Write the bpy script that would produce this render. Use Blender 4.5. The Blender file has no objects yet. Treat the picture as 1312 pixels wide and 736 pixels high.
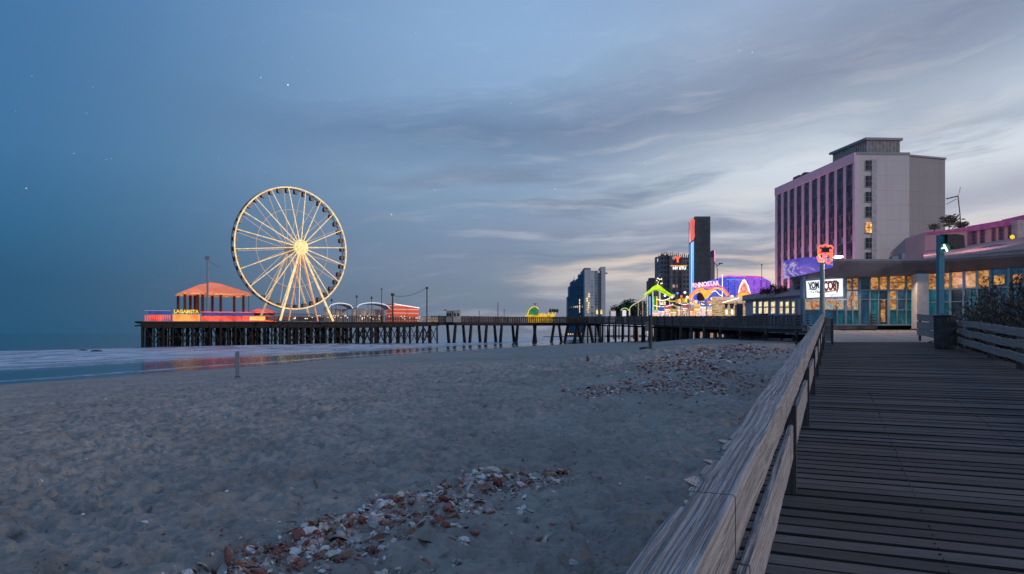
import bpy, math, random
import numpy as np
from mathutils import Vector, Matrix

random.seed(7)
rng = np.random.RandomState(11)
C = bpy.context.scene.collection
S = bpy.context.scene
R = math.radians

def srgb(r, g, b):
    f = lambda c: (c/255/12.92) if c/255 <= .04045 else ((c/255+.055)/1.055)**2.4
    return (f(r), f(g), f(b))

# ------------------------------------------------------------------ camera
F, CX, HY = 900.0, 656.0, 427.0
cam_d = bpy.data.cameras.new('camera')
cam = bpy.data.objects.new('camera', cam_d); C.objects.link(cam)
cam.location = (0, 0, 0); cam.rotation_euler = (R(90), 0, 0)
cam_d.sensor_width = 36; cam_d.lens = F/1312*36
cam_d.shift_y = (HY-368)/1312
cam_d.clip_start = .05; cam_d.clip_end = 30000
S.camera = cam

def P(px, py, Y):
    return Vector(((px-CX)/F*Y, Y, (HY-py)/F*Y))

# ------------------------------------------------------------------ view
S.view_settings.view_transform = 'Standard'
S.view_settings.look = 'None'
S.view_settings.exposure = 0.60
S.view_settings.gamma = 1
S.render.engine = 'CYCLES'
S.cycles.samples = 160
S.cycles.use_denoising = True
S.cycles.sample_clamp_indirect = 4
S.cycles.max_bounces = 6
S.render.resolution_x = 1024; S.render.resolution_y = 574

# ------------------------------------------------------------------ node helper
class NT:
    def __init__(s, tree): s.t = tree; s.n = tree.nodes; s.l = tree.links
    def node(s, typ, **kw):
        n = s.n.new(typ)
        for k, v in kw.items(): setattr(n, k, v)
        return n
    def put(s, sock, v):
        if v is None: return
        if isinstance(v, bpy.types.NodeSocket): s.l.new(v, sock)
        else:
            try: sock.default_value = v
            except Exception: sock.default_value = (*v, 1)
    def m(s, op, a, b=None, c=None, clamp=False):
        n = s.node('ShaderNodeMath', operation=op, use_clamp=clamp)
        s.put(n.inputs[0], a); s.put(n.inputs[1], b); s.put(n.inputs[2], c)
        return n.outputs[0]
    def mix(s, f, a, b, bt='MIX'):
        n = s.node('ShaderNodeMix', data_type='RGBA', blend_type=bt)
        s.put(n.inputs[0], f)
        for i, v in ((6, a), (7, b)):
            if isinstance(v, bpy.types.NodeSocket): s.l.new(v, n.inputs[i])
            else: n.inputs[i].default_value = (*v[:3], 1)
        return n.outputs[2]
    def step(s, x, a, b, lo=0.0, hi=1.0):
        n = s.node('ShaderNodeMapRange', interpolation_type='SMOOTHSTEP', clamp=True)
        s.put(n.inputs[0], x)
        for i, v in enumerate((a, b, lo, hi)): n.inputs[i+1].default_value = v
        return n.outputs[0]
    def noise(s, vec, scale, detail=4, rough=.55, dist=0.0):
        n = s.node('ShaderNodeTexNoise')
        if vec is not None: s.put(n.inputs['Vector'], vec)
        n.inputs['Scale'].default_value = scale; n.inputs['Detail'].default_value = detail
        n.inputs['Roughness'].default_value = rough; n.inputs['Distortion'].default_value = dist
        return n.outputs[0]
    def comb(s, x, y, z):
        n = s.node('ShaderNodeCombineXYZ'); s.put(n.inputs[0], x); s.put(n.inputs[1], y); s.put(n.inputs[2], z)
        return n.outputs[0]
    def sep(s, v):
        n = s.node('ShaderNodeSeparateXYZ'); s.put(n.inputs[0], v); return n.outputs
    def ramp(s, f, stops, interp='LINEAR'):
        n = s.node('ShaderNodeValToRGB'); n.color_ramp.interpolation = interp
        e = n.color_ramp.elements
        while len(e) < len(stops): e.new(.5)
        for i, (p, c) in enumerate(stops):
            e[i].position = p; e[i].color = (*c[:3], 1)
        s.put(n.inputs[0], f); return n.outputs[0]
    def mapping(s, vec, scale=(1, 1, 1), rot=(0, 0, 0)):
        n = s.node('ShaderNodeMapping'); s.put(n.inputs[0], vec)
        n.inputs['Scale'].default_value = scale; n.inputs['Rotation'].default_value = rot
        return n.outputs[0]

# ------------------------------------------------------------------ world: dusk sky
W = bpy.data.worlds.new('World'); S.world = W; W.use_nodes = True
for n in list(W.node_tree.nodes): W.node_tree.nodes.remove(n)
N = NT(W.node_tree)
tc = N.node('ShaderNodeTexCoord')
D = tc.outputs['Generated']
x, y, z = N.sep(D)
az = N.m('ARCTAN2', x, y)
el = N.m('ARCSINE', N.m('MINIMUM', N.m('MAXIMUM', z, -1), 1))
e01 = N.m('DIVIDE', N.m('MAXIMUM', el, 0.0), 1.0)
def col(*s_): return [(p, srgb(*c)) for p, c in s_]
cl = N.ramp(e01, col((0, (28, 70, 98)), (.06, (26, 70, 101)), (.13, (36, 82, 116)), (.22, (50, 93, 130)), (.40, (55, 96, 136)), (1, (62, 98, 145))))
cm = N.ramp(e01, col((0, (84, 98, 117)), (.05, (96, 110, 128)), (.12, (100, 118, 140)), (.22, (111, 134, 159)), (.40, (116, 144, 176)), (1, (90, 118, 160))))
cr = N.ramp(e01, col((0, (142, 140, 148)), (.045, (164, 156, 156)), (.09, (188, 178, 170)), (.13, (160, 165, 174)), (.22, (172, 181, 190)), (.33, (142, 156, 174)), (.45, (120, 138, 165)), (1, (100, 125, 170))))
base = N.mix(N.step(az, -.68, .05), cl, cm)
base = N.mix(N.step(az, -.02, .40), base, cr)
base = N.mix(N.step(N.m('ABSOLUTE', az), 1.0, 2.2), base, cm)
# wind drawn cloud: slow warp, strongly stretched along the azimuth
w1 = N.noise(N.comb(N.m('MULTIPLY', az, 1.6), N.m('MULTIPLY', el, 3.0), 3.1), 1.6, 3)
elw = N.m('ADD', el, N.m('MULTIPLY', N.m('SUBTRACT', w1, .5), .10))
elw = N.m('ADD', elw, N.m('MULTIPLY', az, -.05))
st1 = N.noise(N.comb(N.m('MULTIPLY', az, 1.5), N.m('MULTIPLY', elw, 11.0), .7), 1.5, 7, .56, .08)
st2 = N.noise(N.comb(N.m('MULTIPLY', az, 3.1), N.m('MULTIPLY', elw, 26.0), 5.7), 1.6, 6, .58, .05)
fine = N.noise(N.comb(N.m('MULTIPLY', az, 8), N.m('MULTIPLY', elw, 34.0), 1.7), 2.0, 7, .62, .15)
# big mauve band sweeping up to the right
bc = N.m('ADD', .285, N.m('MULTIPLY', N.m('MULTIPLY', az, az), .16))
bd = N.m('ABSOLUTE', N.m('SUBTRACT', N.m('ADD', elw, N.m('MULTIPLY', N.m('SUBTRACT', fine, .5), .03)), bc))
bw = N.m('ADD', .045, N.m('MULTIPLY', N.step(az, -.4, .6), .07))
band = N.m('SUBTRACT', 1, N.m('DIVIDE', bd, bw), clamp=True)
band = N.m('MULTIPLY', N.m('POWER', band, .8), N.step(az, -.62, .0))
band = N.m('MULTIPLY', band, N.step(N.m('ABSOLUTE', az), 1.6, .9))
col_band = N.mix(N.step(az, -.3, .5), srgb(74, 98, 130), srgb(98, 108, 130))
sky = N.mix(N.m('MULTIPLY', band, .78), base, col_band)
# lower grey layers
low = N.m('MULTIPLY', N.step(st1, .47, .62), N.m('MULTIPLY', N.step(el, .30, .20), N.step(az, -.45, .12)))
sky = N.mix(N.m('MULTIPLY', low, .85), sky, srgb(98, 112, 134))
lo2 = N.m('MULTIPLY', N.step(N.m('ABSOLUTE', N.m('SUBTRACT', elw, .135)), .04, .0), N.step(az, -.15, .1))
sky = N.mix(N.m('MULTIPLY', lo2, .55), sky, srgb(110, 120, 142))
# bright wisps
wis = N.m('MULTIPLY', N.step(st2, .50, .70), N.m('MULTIPLY', N.step(az, -.35, .35), N.step(el, .45, .12)))
sky = N.mix(N.m('MULTIPLY', wis, .50), sky, srgb(182, 182, 184))
sky = N.mix(N.m('MULTIPLY', N.m('MULTIPLY', N.step(fine, .52, .8), N.step(az, -.7, .3)), .10), sky, srgb(170, 175, 195))
peach = N.m('MULTIPLY', N.m('MULTIPLY', N.step(N.m('ABSOLUTE', N.m('SUBTRACT', elw, .075)), .04, .005), N.step(az, -.1, .36)), N.step(st2, .38, .6))
sky = N.mix(N.m('MULTIPLY', peach, .80), sky, srgb(200, 180, 162))
# below the horizon
sky = N.mix(N.step(el, .0, -.03), sky, srgb(70, 84, 100))
# stars
vo = N.node('ShaderNodeTexVoronoi', feature='F1'); vo.inputs['Scale'].default_value = 66
N.l.new(D, vo.inputs['Vector'])
rnd = N.sep(vo.outputs['Color'])
rad = N.m('ADD', .030, N.m('MULTIPLY', N.m('POWER', rnd[0], 14.0), .030))
star = N.m('LESS_THAN', vo.outputs['Distance'], rad)
star = N.m('MULTIPLY', star, N.m('MULTIPLY', N.step(el, .10, .22), N.step(az, .5, -.1, 0.15, 1)))
star = N.m('MULTIPLY', star, N.m('ADD', .20, N.m('MULTIPLY', N.m('POWER', rnd[0], 6.0), .50)))
sky = N.mix(star, sky, (1, 1, 1))
# residual twilight of the physical sky
ns = N.node('ShaderNodeTexSky', sky_type='NISHITA'); ns.sun_disc = False
SUN_EL, SUN_AZ = R(1.0), R(35)
ns.sun_elevation = SUN_EL; ns.sun_rotation = SUN_AZ
bg1 = N.node('ShaderNodeBackground'); N.l.new(sky, bg1.inputs[0]); bg1.inputs[1].default_value = 1.0
bg2 = N.node('ShaderNodeBackground'); N.l.new(ns.outputs[0], bg2.inputs[0]); bg2.inputs[1].default_value = .004
ad = N.node('ShaderNodeAddShader'); N.l.new(bg1.outputs[0], ad.inputs[0]); N.l.new(bg2.outputs[0], ad.inputs[1])
wo = N.node('ShaderNodeOutputWorld'); N.l.new(ad.outputs[0], wo.inputs[0])

# soft afterglow (the sun is already down, so this is very weak and wide)
sd = bpy.data.lights.new('afterglow', 'SUN'); sd.energy = .80; sd.angle = R(7); sd.color = (1, .84, .78)
so = bpy.data.objects.new('afterglow', sd); C.objects.link(so)
_az, _el = R(112), R(11)
so.rotation_euler = Vector((math.sin(_az)*math.cos(_el), math.cos(_az)*math.cos(_el), math.sin(_el))).to_track_quat('Z', 'Y').to_euler()

# ------------------------------------------------------------------ object helpers
def setp(o, label=None, cat=None, group=None, kind=None):
    if label: o['label'] = label
    if cat: o['category'] = cat
    if group: o['group'] = group
    if kind: o['kind'] = kind
    return o

def thing(name, label, cat, loc=(0, 0, 0), rot=(0, 0, 0), group=None):
    o = bpy.data.objects.new(name, None); C.objects.link(o)
    o.location = loc; o.rotation_euler = rot; o.empty_display_size = .3
    return setp(o, label, cat, group)

def link(name, me, parent=None):
    o = bpy.data.objects.new(name, me); C.objects.link(o)
    if parent is not None: o.parent = parent
    return o

class MB:
    """collects shapes; build() links them as one mesh"""
    def __init__(s): s.v = []; s.f = []; s.sm = []
    def add(s, vs, fs, smooth=False):
        b = len(s.v); s.v += [tuple(v) for v in vs]
        s.f += [tuple(i+b for i in f) for f in fs]; s.sm += [smooth]*len(fs)
        return s
    def box(s, c, d, rz=0.0, M=None):
        hx, hy, hz = d[0]/2, d[1]/2, d[2]/2
        vs = [Vector((sx*hx, sy*hy, sz*hz)) for sz in (-1, 1) for sy in (-1, 1) for sx in (-1, 1)]
        if rz: vs = [Matrix.Rotation(rz, 3, 'Z') @ v for v in vs]
        if M is not None: vs = [M @ v for v in vs]
        vs = [v+Vector(c) for v in vs]
        return s.add(vs, [(0, 2, 3, 1), (4, 5, 7, 6), (0, 1, 5, 4), (2, 6, 7, 3), (0, 4, 6, 2), (1, 3, 7, 5)])
    def lohi(s, a, b):
        return s.box([(a[i]+b[i])/2 for i in range(3)], [abs(b[i]-a[i]) for i in range(3)])
    def bar(s, a, b, w, h=None, up=Vector((0, 0, 1))):
        a = Vector(a); b = Vector(b); h = h or w
        d = (b-a); L = d.length
        if L < 1e-6: return s
        d.normalize()
        if abs(d.dot(up)) > .98: up = Vector((0, 1, 0))
        r = d.cross(up).normalized(); u = r.cross(d)
        M = Matrix((d, r, u)).transposed()
        return s.box((a+b)/2, (L, w, h), M=M)
    def tube(s, a, b, r, r2=None, n=8, caps=True):
        a = Vector(a); b = Vector(b); r2 = r if r2 is None else r2
        d = (b-a).normalized(); up = Vector((0, 0, 1)) if abs(d.z) < .95 else Vector((1, 0, 0))
        e = d.cross(up).normalized(); g = d.cross(e)
        vs = []
        for p, q in ((a, r), (b, r2)):
            for i in range(n):
                t = 2*math.pi*i/n; vs.append(p+q*(math.cos(t)*e+math.sin(t)*g))
        fs = [(i, (i+1) % n, n+(i+1) % n, n+i) for i in range(n)]
        s.add(vs, fs, n > 6)
        if caps: s.add(vs[:n], [tuple(range(n))]); s.add(vs[n:], [tuple(reversed(range(n)))])
        return s
    def path(s, pts, r, n=6, closed=False):
        pts = [Vector(p) for p in pts]; m = len(pts); vs = []
        for k, p in enumerate(pts):
            q0 = pts[(k-1) % m] if (closed or k > 0) else p
            q1 = pts[(k+1) % m] if (closed or k < m-1) else p
            d = (q1-q0).normalized(); up = Vector((0, 0, 1)) if abs(d.z) < .95 else Vector((.3, 1, 0)).normalized()
            e = d.cross(up).normalized(); g = d.cross(e)
            rr = r[k] if isinstance(r, (list, tuple)) else r
            for i in range(n):
                t = 2*math.pi*i/n; vs.append(p+rr*(math.cos(t)*e+math.sin(t)*g))
        fs = []
        for k in range(m if closed else m-1):
            k2 = (k+1) % m
            for i in range(n):
                fs.append((k*n+i, k*n+(i+1) % n, k2*n+(i+1) % n, k2*n+i))
        return s.add(vs, fs, True)
    def prism(s, poly, z0, z1, top=True, bot=True):
        """poly: list of (x,y); z0,z1 numbers or lists"""
        n = len(poly)
        Z0 = z0 if isinstance(z0, (list, tuple)) else [z0]*n
        Z1 = z1 if isinstance(z1, (list, tuple)) else [z1]*n
        vs = [(p[0], p[1], Z0[i]) for i, p in enumerate(poly)]+[(p[0], p[1], Z1[i]) for i, p in enumerate(poly)]
        fs = [(i, (i+1) % n, n+(i+1) % n, n+i) for i in range(n)]
        if top: fs.append(tuple(range(n, 2*n)))
        if bot: fs.append(tuple(reversed(range(n))))
        return s.add(vs, fs)
    def sheet(s, pts, nrm, th):
        """flat outline (list of Vectors) extruded by th along nrm"""
        n = len(pts); o = Vector(nrm).normalized()*th
        vs = [Vector(p) for p in pts]+[Vector(p)+o for p in pts]
        fs = [(i, (i+1) % n, n+(i+1) % n, n+i) for i in range(n)]+[tuple(range(n, 2*n)), tuple(reversed(range(n)))]
        return s.add(vs, fs)
    def ico(s, c, r, sub=1, sc=(1, 1, 1), jit=0):
        import bmesh
        bm = bmesh.new(); bmesh.ops.create_icosphere(bm, subdivisions=sub, radius=1)
        vs = []
        for v in bm.verts:
            q = 1+random.uniform(-jit, jit)
            vs.append((c[0]+v.co.x*r*sc[0]*q, c[1]+v.co.y*r*sc[1]*q, c[2]+v.co.z*r*sc[2]*q))
        s.add(vs, [tuple(v.index for v in f.verts) for f in bm.faces], True); bm.free()
        return s
    def mesh(s, name, mat, off=None):
        me = bpy.data.meshes.new(name)
        vs = s.v
        if off is not None: vs = [(v[0]-off[0], v[1]-off[1], v[2]-off[2]) for v in vs]
        me.from_pydata(vs, [], s.f)
        me.polygons.foreach_set('use_smooth', s.sm)
        if mat: me.materials.append(mat)
        me.update(); return me
    def build(s, name, mat, parent=None, local=False):
        """vertices in world space unless local; the parent must be unrotated when not local"""
        off = None
        if parent is not None and not local:
            off = Vector((0, 0, 0)); p = parent
            while p is not None: off += p.location; p = p.parent
        return link(name, s.mesh(name, mat, off), parent)

def copy_tree(o, parent=None):
    c = o.copy(); C.objects.link(c)
    if parent is not None: c.parent = parent
    for ch in list(o.children): copy_tree(ch, c)
    return c

def text_mb(txt, size, depth, M, bold=0.0, sx=1.0):
    """solid lettering centred on the origin of M; reads along M's x, up along M's y"""
    cu = bpy.data.curves.new('lettering', 'FONT'); cu.body = txt; cu.size = size
    cu.extrude = depth; cu.align_x = 'CENTER'; cu.align_y = 'CENTER'; cu.offset = bold; cu.resolution_u = 3
    o = bpy.data.objects.new('lettering', cu); C.objects.link(o)
    dg = bpy.context.evaluated_depsgraph_get(); dg.update()
    me = o.evaluated_get(dg).to_mesh()
    mb = MB(); mb.add([M @ Vector((v.co.x*sx, v.co.y, v.co.z)) for v in me.vertices], [tuple(p.vertices) for p in me.polygons])
    o.evaluated_get(dg).to_mesh_clear()
    bpy.data.objects.remove(o); bpy.data.curves.remove(cu)
    return mb

def frame(o, xdir, up=Vector((0, 0, 1))):
    xd = Vector(xdir).normalized(); n = xd.cross(up).normalized(); u = n.cross(xd)
    M = Matrix((xd, u, n)).transposed().to_4x4(); M.translation = Vector(o)
    return M

# ------------------------------------------------------------------ materials
def new_mat(name):
    m = bpy.data.materials.new(name); m.use_nodes = True
    for n in list(m.node_tree.nodes): m.node_tree.nodes.remove(n)
    return m, NT(m.node_tree)

def finish(m, T, col, rough=.7, bump=None, bstr=.3, bdist=.02, metal=0.0, ior=None, emis=None, estr=0.0):
    b = T.node('ShaderNodeBsdfPrincipled')
    T.put(b.inputs['Base Color'], col if isinstance(col, bpy.types.NodeSocket) else (*col, 1))
    T.put(b.inputs['Roughness'], rough); b.inputs['Metallic'].default_value = metal
    if ior: b.inputs['IOR'].default_value = ior
    if m.name.endswith('wood'): b.inputs['Specular IOR Level'].default_value = .12
    if bump is not None:
        bn = T.node('ShaderNodeBump'); bn.inputs['Strength'].default_value = bstr; bn.inputs['Distance'].default_value = bdist
        T.l.new(bump, bn.inputs['Height']); T.l.new(bn.outputs[0], b.inputs['Normal'])
    if emis is not None:
        T.put(b.inputs['Emission Color'], emis if isinstance(emis, bpy.types.NodeSocket) else (*emis, 1))
        b.inputs['Emission Strength'].default_value = estr
    o = T.node('ShaderNodeOutputMaterial'); T.l.new(b.outputs[0], o.inputs[0])
    return m

def mat(name, c, rough=.7, var=.25, scale=1.2, bstr=.2, bscale=None, bdist=.02, metal=0.0):
    m, T = new_mat(name)
    g = T.node('ShaderNodeTexCoord').outputs['Object']
    n = T.noise(g, scale, 6, .65)
    lo = tuple(max(0, k*(1-var)) for k in c); hi = tuple(min(1, k*(1+var)) for k in c)
    cc = T.mix(T.step(n, .3, .7), lo, hi)
    b = T.noise(g, bscale or scale*9, 4, .6)
    return finish(m, T, cc, rough, b, bstr, bdist, metal)

def emat(name, c, s, var=.25, scale=3.0, basec=None):
    s *= .73
    m, T = new_mat(name)
    g = T.node('ShaderNodeTexCoord').outputs['Object']
    n = T.noise(g, scale, 3, .5)
    cc = T.mix(T.step(n, .3, .7), tuple(k*(1-var) for k in c), tuple(min(1, k*(1+var*.6)) for k in c))
    return finish(m, T, basec or tuple(k*.5 for k in c), .5, None, emis=cc, estr=s)

def patmat(name, stops, s, scale=4.0, stretch=(1, 1, 1), basec=(.05, .05, .06), detail=3, dist=.6, rot=(0, 0, 0), rough=.25):
    s *= .73
    m, T = new_mat(name)
    g = T.node('ShaderNodeTexCoord').outputs['Object']
    n = T.noise(T.mapping(g, stretch, rot), scale, detail, .6, dist)
    cc = T.ramp(n, stops)
    return finish(m, T, basec, rough, None, emis=cc, estr=s)

def wood(name, dark, light, rough=.75, grain=34., bstr=.6, rand=.35, along='x', soft=1.0):
    """weathered board; grain runs along local x (or z)"""
    m, T = new_mat(name)
    g = T.node('ShaderNodeTexCoord').outputs['Object']
    gi = T.node('ShaderNodeNewGeometry').outputs['Random Per Island']
    X, Y_, Z_ = T.sep(g)
    if along == 'z': X, Z_ = Z_, X
    off = T.m('MULTIPLY', gi, 37.0)
    Xo = T.m('ADD', X, off)
    v = T.comb(T.m('MULTIPLY', Xo, .9), Y_, Z_)
    warp = T.noise(T.comb(T.m('MULTIPLY', Xo, .7), T.m('MULTIPLY', Y_, 2.5), T.m('MULTIPLY', Z_, 2.5)), 1.0, 2, .4)
    wy = T.m('ADD', Y_, T.m('MULTIPLY', warp, .07))
    wz = T.m('ADD', Z_, T.m('MULTIPLY', warp, .06))
    rings = T.noise(T.comb(T.m('MULTIPLY', Xo, .35), T.m('MULTIPLY', wy, grain), T.m('MULTIPLY', wz, grain)), 1.6, 3, .6)
    fib = T.noise(T.comb(T.m('MULTIPLY', Xo, 3.0), T.m('MULTIPLY', wy, grain*7), T.m('MULTIPLY', wz, grain*7)), 1.0, 5, .7)
    blot = T.noise(v, 2.3, 4, .6)
    f = T.m('ADD', T.m('MULTIPLY', T.step(rings, .40, .58), .45*soft), T.m('MULTIPLY', T.step(fib, .32, .68), 1-.45*soft))
    c0 = T.mix(f, dark, light)
    mid = tuple((a+b)*.38 for a, b in zip(dark, light))
    c0 = T.mix(T.step(blot, .5, .78, 0, .55), c0, mid)
    crack = T.step(T.noise(T.comb(T.m('MULTIPLY', Xo, 1.1), T.m('MULTIPLY', wy, grain*2.2), T.m('MULTIPLY', wz, grain*2.2)), 1.0, 2, .5), .33, .27)
    c0 = T.mix(T.m('MULTIPLY', crack, .75*soft), c0, tuple(k*.35 for k in dark))
    br = T.m('ADD', 1-rand/2, T.m('MULTIPLY', gi, rand))
    vm = T.node('ShaderNodeVectorMath', operation='SCALE'); T.l.new(c0, vm.inputs[0]); T.l.new(br, vm.inputs['Scale'])
    h = T.m('SUBTRACT', T.m('ADD', T.m('MULTIPLY', T.step(fib, .3, .7), .35), T.m('MULTIPLY', rings, .35)), T.m('MULTIPLY', crack, 1.0))
    return finish(m, T, vm.outputs[0], rough, h, bstr, .006)

# ------------------------------------------------------------------ terrain
def sstep(x, a, b):
    t = np.clip((x-a)/(b-a), 0, 1); return t*t*(3-2*t)

def vnoise(x, y, seed=0):
    xi = np.floor(x).astype(np.int64); yi = np.floor(y).astype(np.int64)
    fx = x-xi; fy = y-yi; fx = fx*fx*(3-2*fx); fy = fy*fy*(3-2*fy)
    def h(a, b):
        k = (a*374761393+b*668265263+seed*982451653) & 0xffffffff
        k = ((k ^ (k >> 13))*1274126177) & 0xffffffff
        k = k ^ (k >> 16)
        return (k & 0xffff)/65535.0
    return (h(xi, yi)*(1-fx)+h(xi+1, yi)*fx)*(1-fy)+(h(xi, yi+1)*(1-fx)+h(xi+1, yi+1)*fx)*fy

SEA = -4.5
def shore_u(X, Y):
    X = np.asarray(X, float); Y = np.asarray(Y, float)
    sl = -47+(Y-64)*.27+np.maximum(Y-180, 0)*.11
    wob = 1.2*np.sin(Y*.06)+.6*np.sin(Y*.17+1)+1.2*np.sin(Y*.023+2)
    return X-sl+wob

def ground(X, Y):
    X = np.asarray(X, float); Y = np.asarray(Y, float)
    u = shore_u(X, Y)
    z = np.where(u < 0, SEA+np.maximum(u, -60)*.03, SEA+2.0*(1-(1-np.clip(u/58, 0, 1))**1.5))
    z = z+1.6*sstep(Y, 20, 62)*sstep(u, 45, 66)*(1-.3*sstep(Y, 100, 200))
    # shell mounds
    z = z+.34*np.exp(-(((X-8.0)/5.0)**2+((Y-34)/6.0)**2))
    z = z+.10*np.exp(-(((X+1.2)-(Y-9.5)*.38)**2/.9))*sstep(Y, 5, 7)*(1-sstep(Y, 12, 14.5))
    z = z+.12*(vnoise(X*.16, Y*.16, 5)-.5)*sstep(u, 5, 30)
    return z

def detail(X, Y):
    r = np.hypot(X, Y)
    u = shore_u(X, Y)
    k = sstep(u, 2, 22)
    wx = X+.5*(vnoise(X*1.1, Y*1.1, 21)-.5); wy = Y+.5*(vnoise(X*1.1+9, Y*1.1, 22)-.5)
    a = vnoise(wx*1.4, wy*2.0, 1)
    b = vnoise(wx*3.4, wy*4.6, 2)
    c = vnoise(wx*8, wy*10, 3)
    e = vnoise(X*19, Y*21, 4)
    bil = 1-np.abs(2*b-1)
    pit = sstep(vnoise(wx*2.3+3, wy*3.1, 7), .60, .85)
    f1 = vnoise(wx*5.5+7, wy*7.5, 8); f1 = sstep(f1, .56, .74)
    rip = np.abs(2*vnoise(wx*4.2+1, wy*7.8, 9)-1)
    d = -.035*f1+.035*(1-rip)**3+.11*(a-.5)+.10*(bil-.5)+.050*(c-.5)+.012*(e-.5)-.11*pit
    d = d*(1-sstep(r, 45, 110)*.8)
    return d*k*(.35+.65*sstep(u, 25, 55))

def gz(x_, y_): return float(ground(x_, y_)+detail(x_, y_))

def make_ground():
    rs = [1.2]
    while rs[-1] < 42: rs.append(rs[-1]*1.0062)
    while rs[-1] < 400: rs.append(rs[-1]*1.018)
    while rs[-1] < 12000: rs.append(rs[-1]*1.12)
    th = np.concatenate([np.linspace(-95, -44, 60)[:-1], np.linspace(-44, 44, 760)[:-1], np.linspace(44, 95, 60)])
    th = np.radians(th); rs = np.array(rs)
    RR, TT = np.meshgrid(rs, th, indexing='ij')
    X = RR*np.sin(TT); Y = RR*np.cos(TT)-1.0
    Z = ground(X, Y)+detail(X, Y)
    nr, nt = RR.shape
    co = np.stack([X, Y, Z], -1).reshape(-1, 3)
    idx = np.arange(nr*nt).reshape(nr, nt)
    q = np.stack([idx[:-1, :-1], idx[:-1, 1:], idx[1:, 1:], idx[1:, :-1]], -1).reshape(-1, 4)[:, ::-1]
    me = bpy.data.meshes.new('sand_beach')
    me.vertices.add(len(co)); me.vertices.foreach_set('co', co.ravel().astype(np.float32))
    me.loops.add(q.size); me.loops.foreach_set('vertex_index', q.ravel().astype(np.int32))
    me.polygons.add(len(q)); me.polygons.foreach_set('loop_start', np.arange(0, q.size, 4, dtype=np.int32))
    me.polygons.foreach_set('loop_total', np.full(len(q), 4, np.int32))
    me.polygons.foreach_set('use_smooth', np.ones(len(q), bool))
    me.update(calc_edges=True)
    m, T = new_mat('sand')
    pos = T.node('ShaderNodeNewGeometry').outputs['Position']
    px_, py_, pz_ = T.sep(pos)
    n1 = T.noise(pos, .35, 6, .6); n2 = T.noise(pos, 5.0, 5, .6); n3 = T.noise(pos, 90, 3, .7)
    sp = T.noise(pos, 38, 2, .5)
    c = T.mix(T.step(n1, .3, .7), (.30, .262, .225), (.410, .362, .315))
    c = T.mix(T.step(n2, .35, .75, 0, .45), c, (.150, .135, .122))
    c = T.mix(T.step(sp, .66, .76, 0, .5), c, (.055, .05, .05))
    c = T.mix(T.step(n3, .6, .85, 0, .5), c, (.38, .36, .34))
    # dark streaks and pits: relief shade painted into the colour, plus debris
    st = T.noise(T.comb(T.m('MULTIPLY', px_, .55), T.m('MULTIPLY', py_, 1.3), 0), 1.4, 6, .65)
    c = T.mix(T.step(st, .50, .72, 0, .42), c, (.095, .084, .076))
    dk = T.noise(T.comb(T.m('MULTIPLY', px_, 2.6), T.m('MULTIPLY', py_, 3.6), 0), 1.3, 4, .6, .4)
    c = T.mix(T.step(dk, .60, .70, 0, .62), c, (.075, .066, .060))  # pit shade and debris put into the sand colour by noise
    dk2 = T.noise(T.comb(T.m('MULTIPLY', px_, 9), T.m('MULTIPLY', py_, 13), 0), 1.0, 3, .6, .5)
    c = T.mix(T.step(dk2, .63, .70, 0, .60), c, (.06, .052, .048))
    c = T.mix(T.step(dk2, .34, .24, 0, .35), c, (.46, .42, .38))
    wet = T.m('ADD', pz_, T.m('MULTIPLY', T.m('SUBTRACT', n1, .5), .14))
    wf = T.step(wet, -4.02, -4.30)
    c = T.mix(wf, c, (.075, .075, .085))
    rg = T.m('SUBTRACT', .92, T.m('MULTIPLY', wf, .78))
    h = T.m('MULTIPLY', T.m('ADD', n2, T.m('MULTIPLY', n3, .16)), T.m('SUBTRACT', 1, wf))
    h = T.m('ADD', h, T.m('MULTIPLY', T.m('MULTIPLY', st, 1.6), T.m('SUBTRACT', 1, wf)))
    finish(m, T, c, rg, h, .95, .10)
    me.materials.append(m)
    o = link('sand_beach', me); o['kind'] = 'structure'
make_ground()

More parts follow.
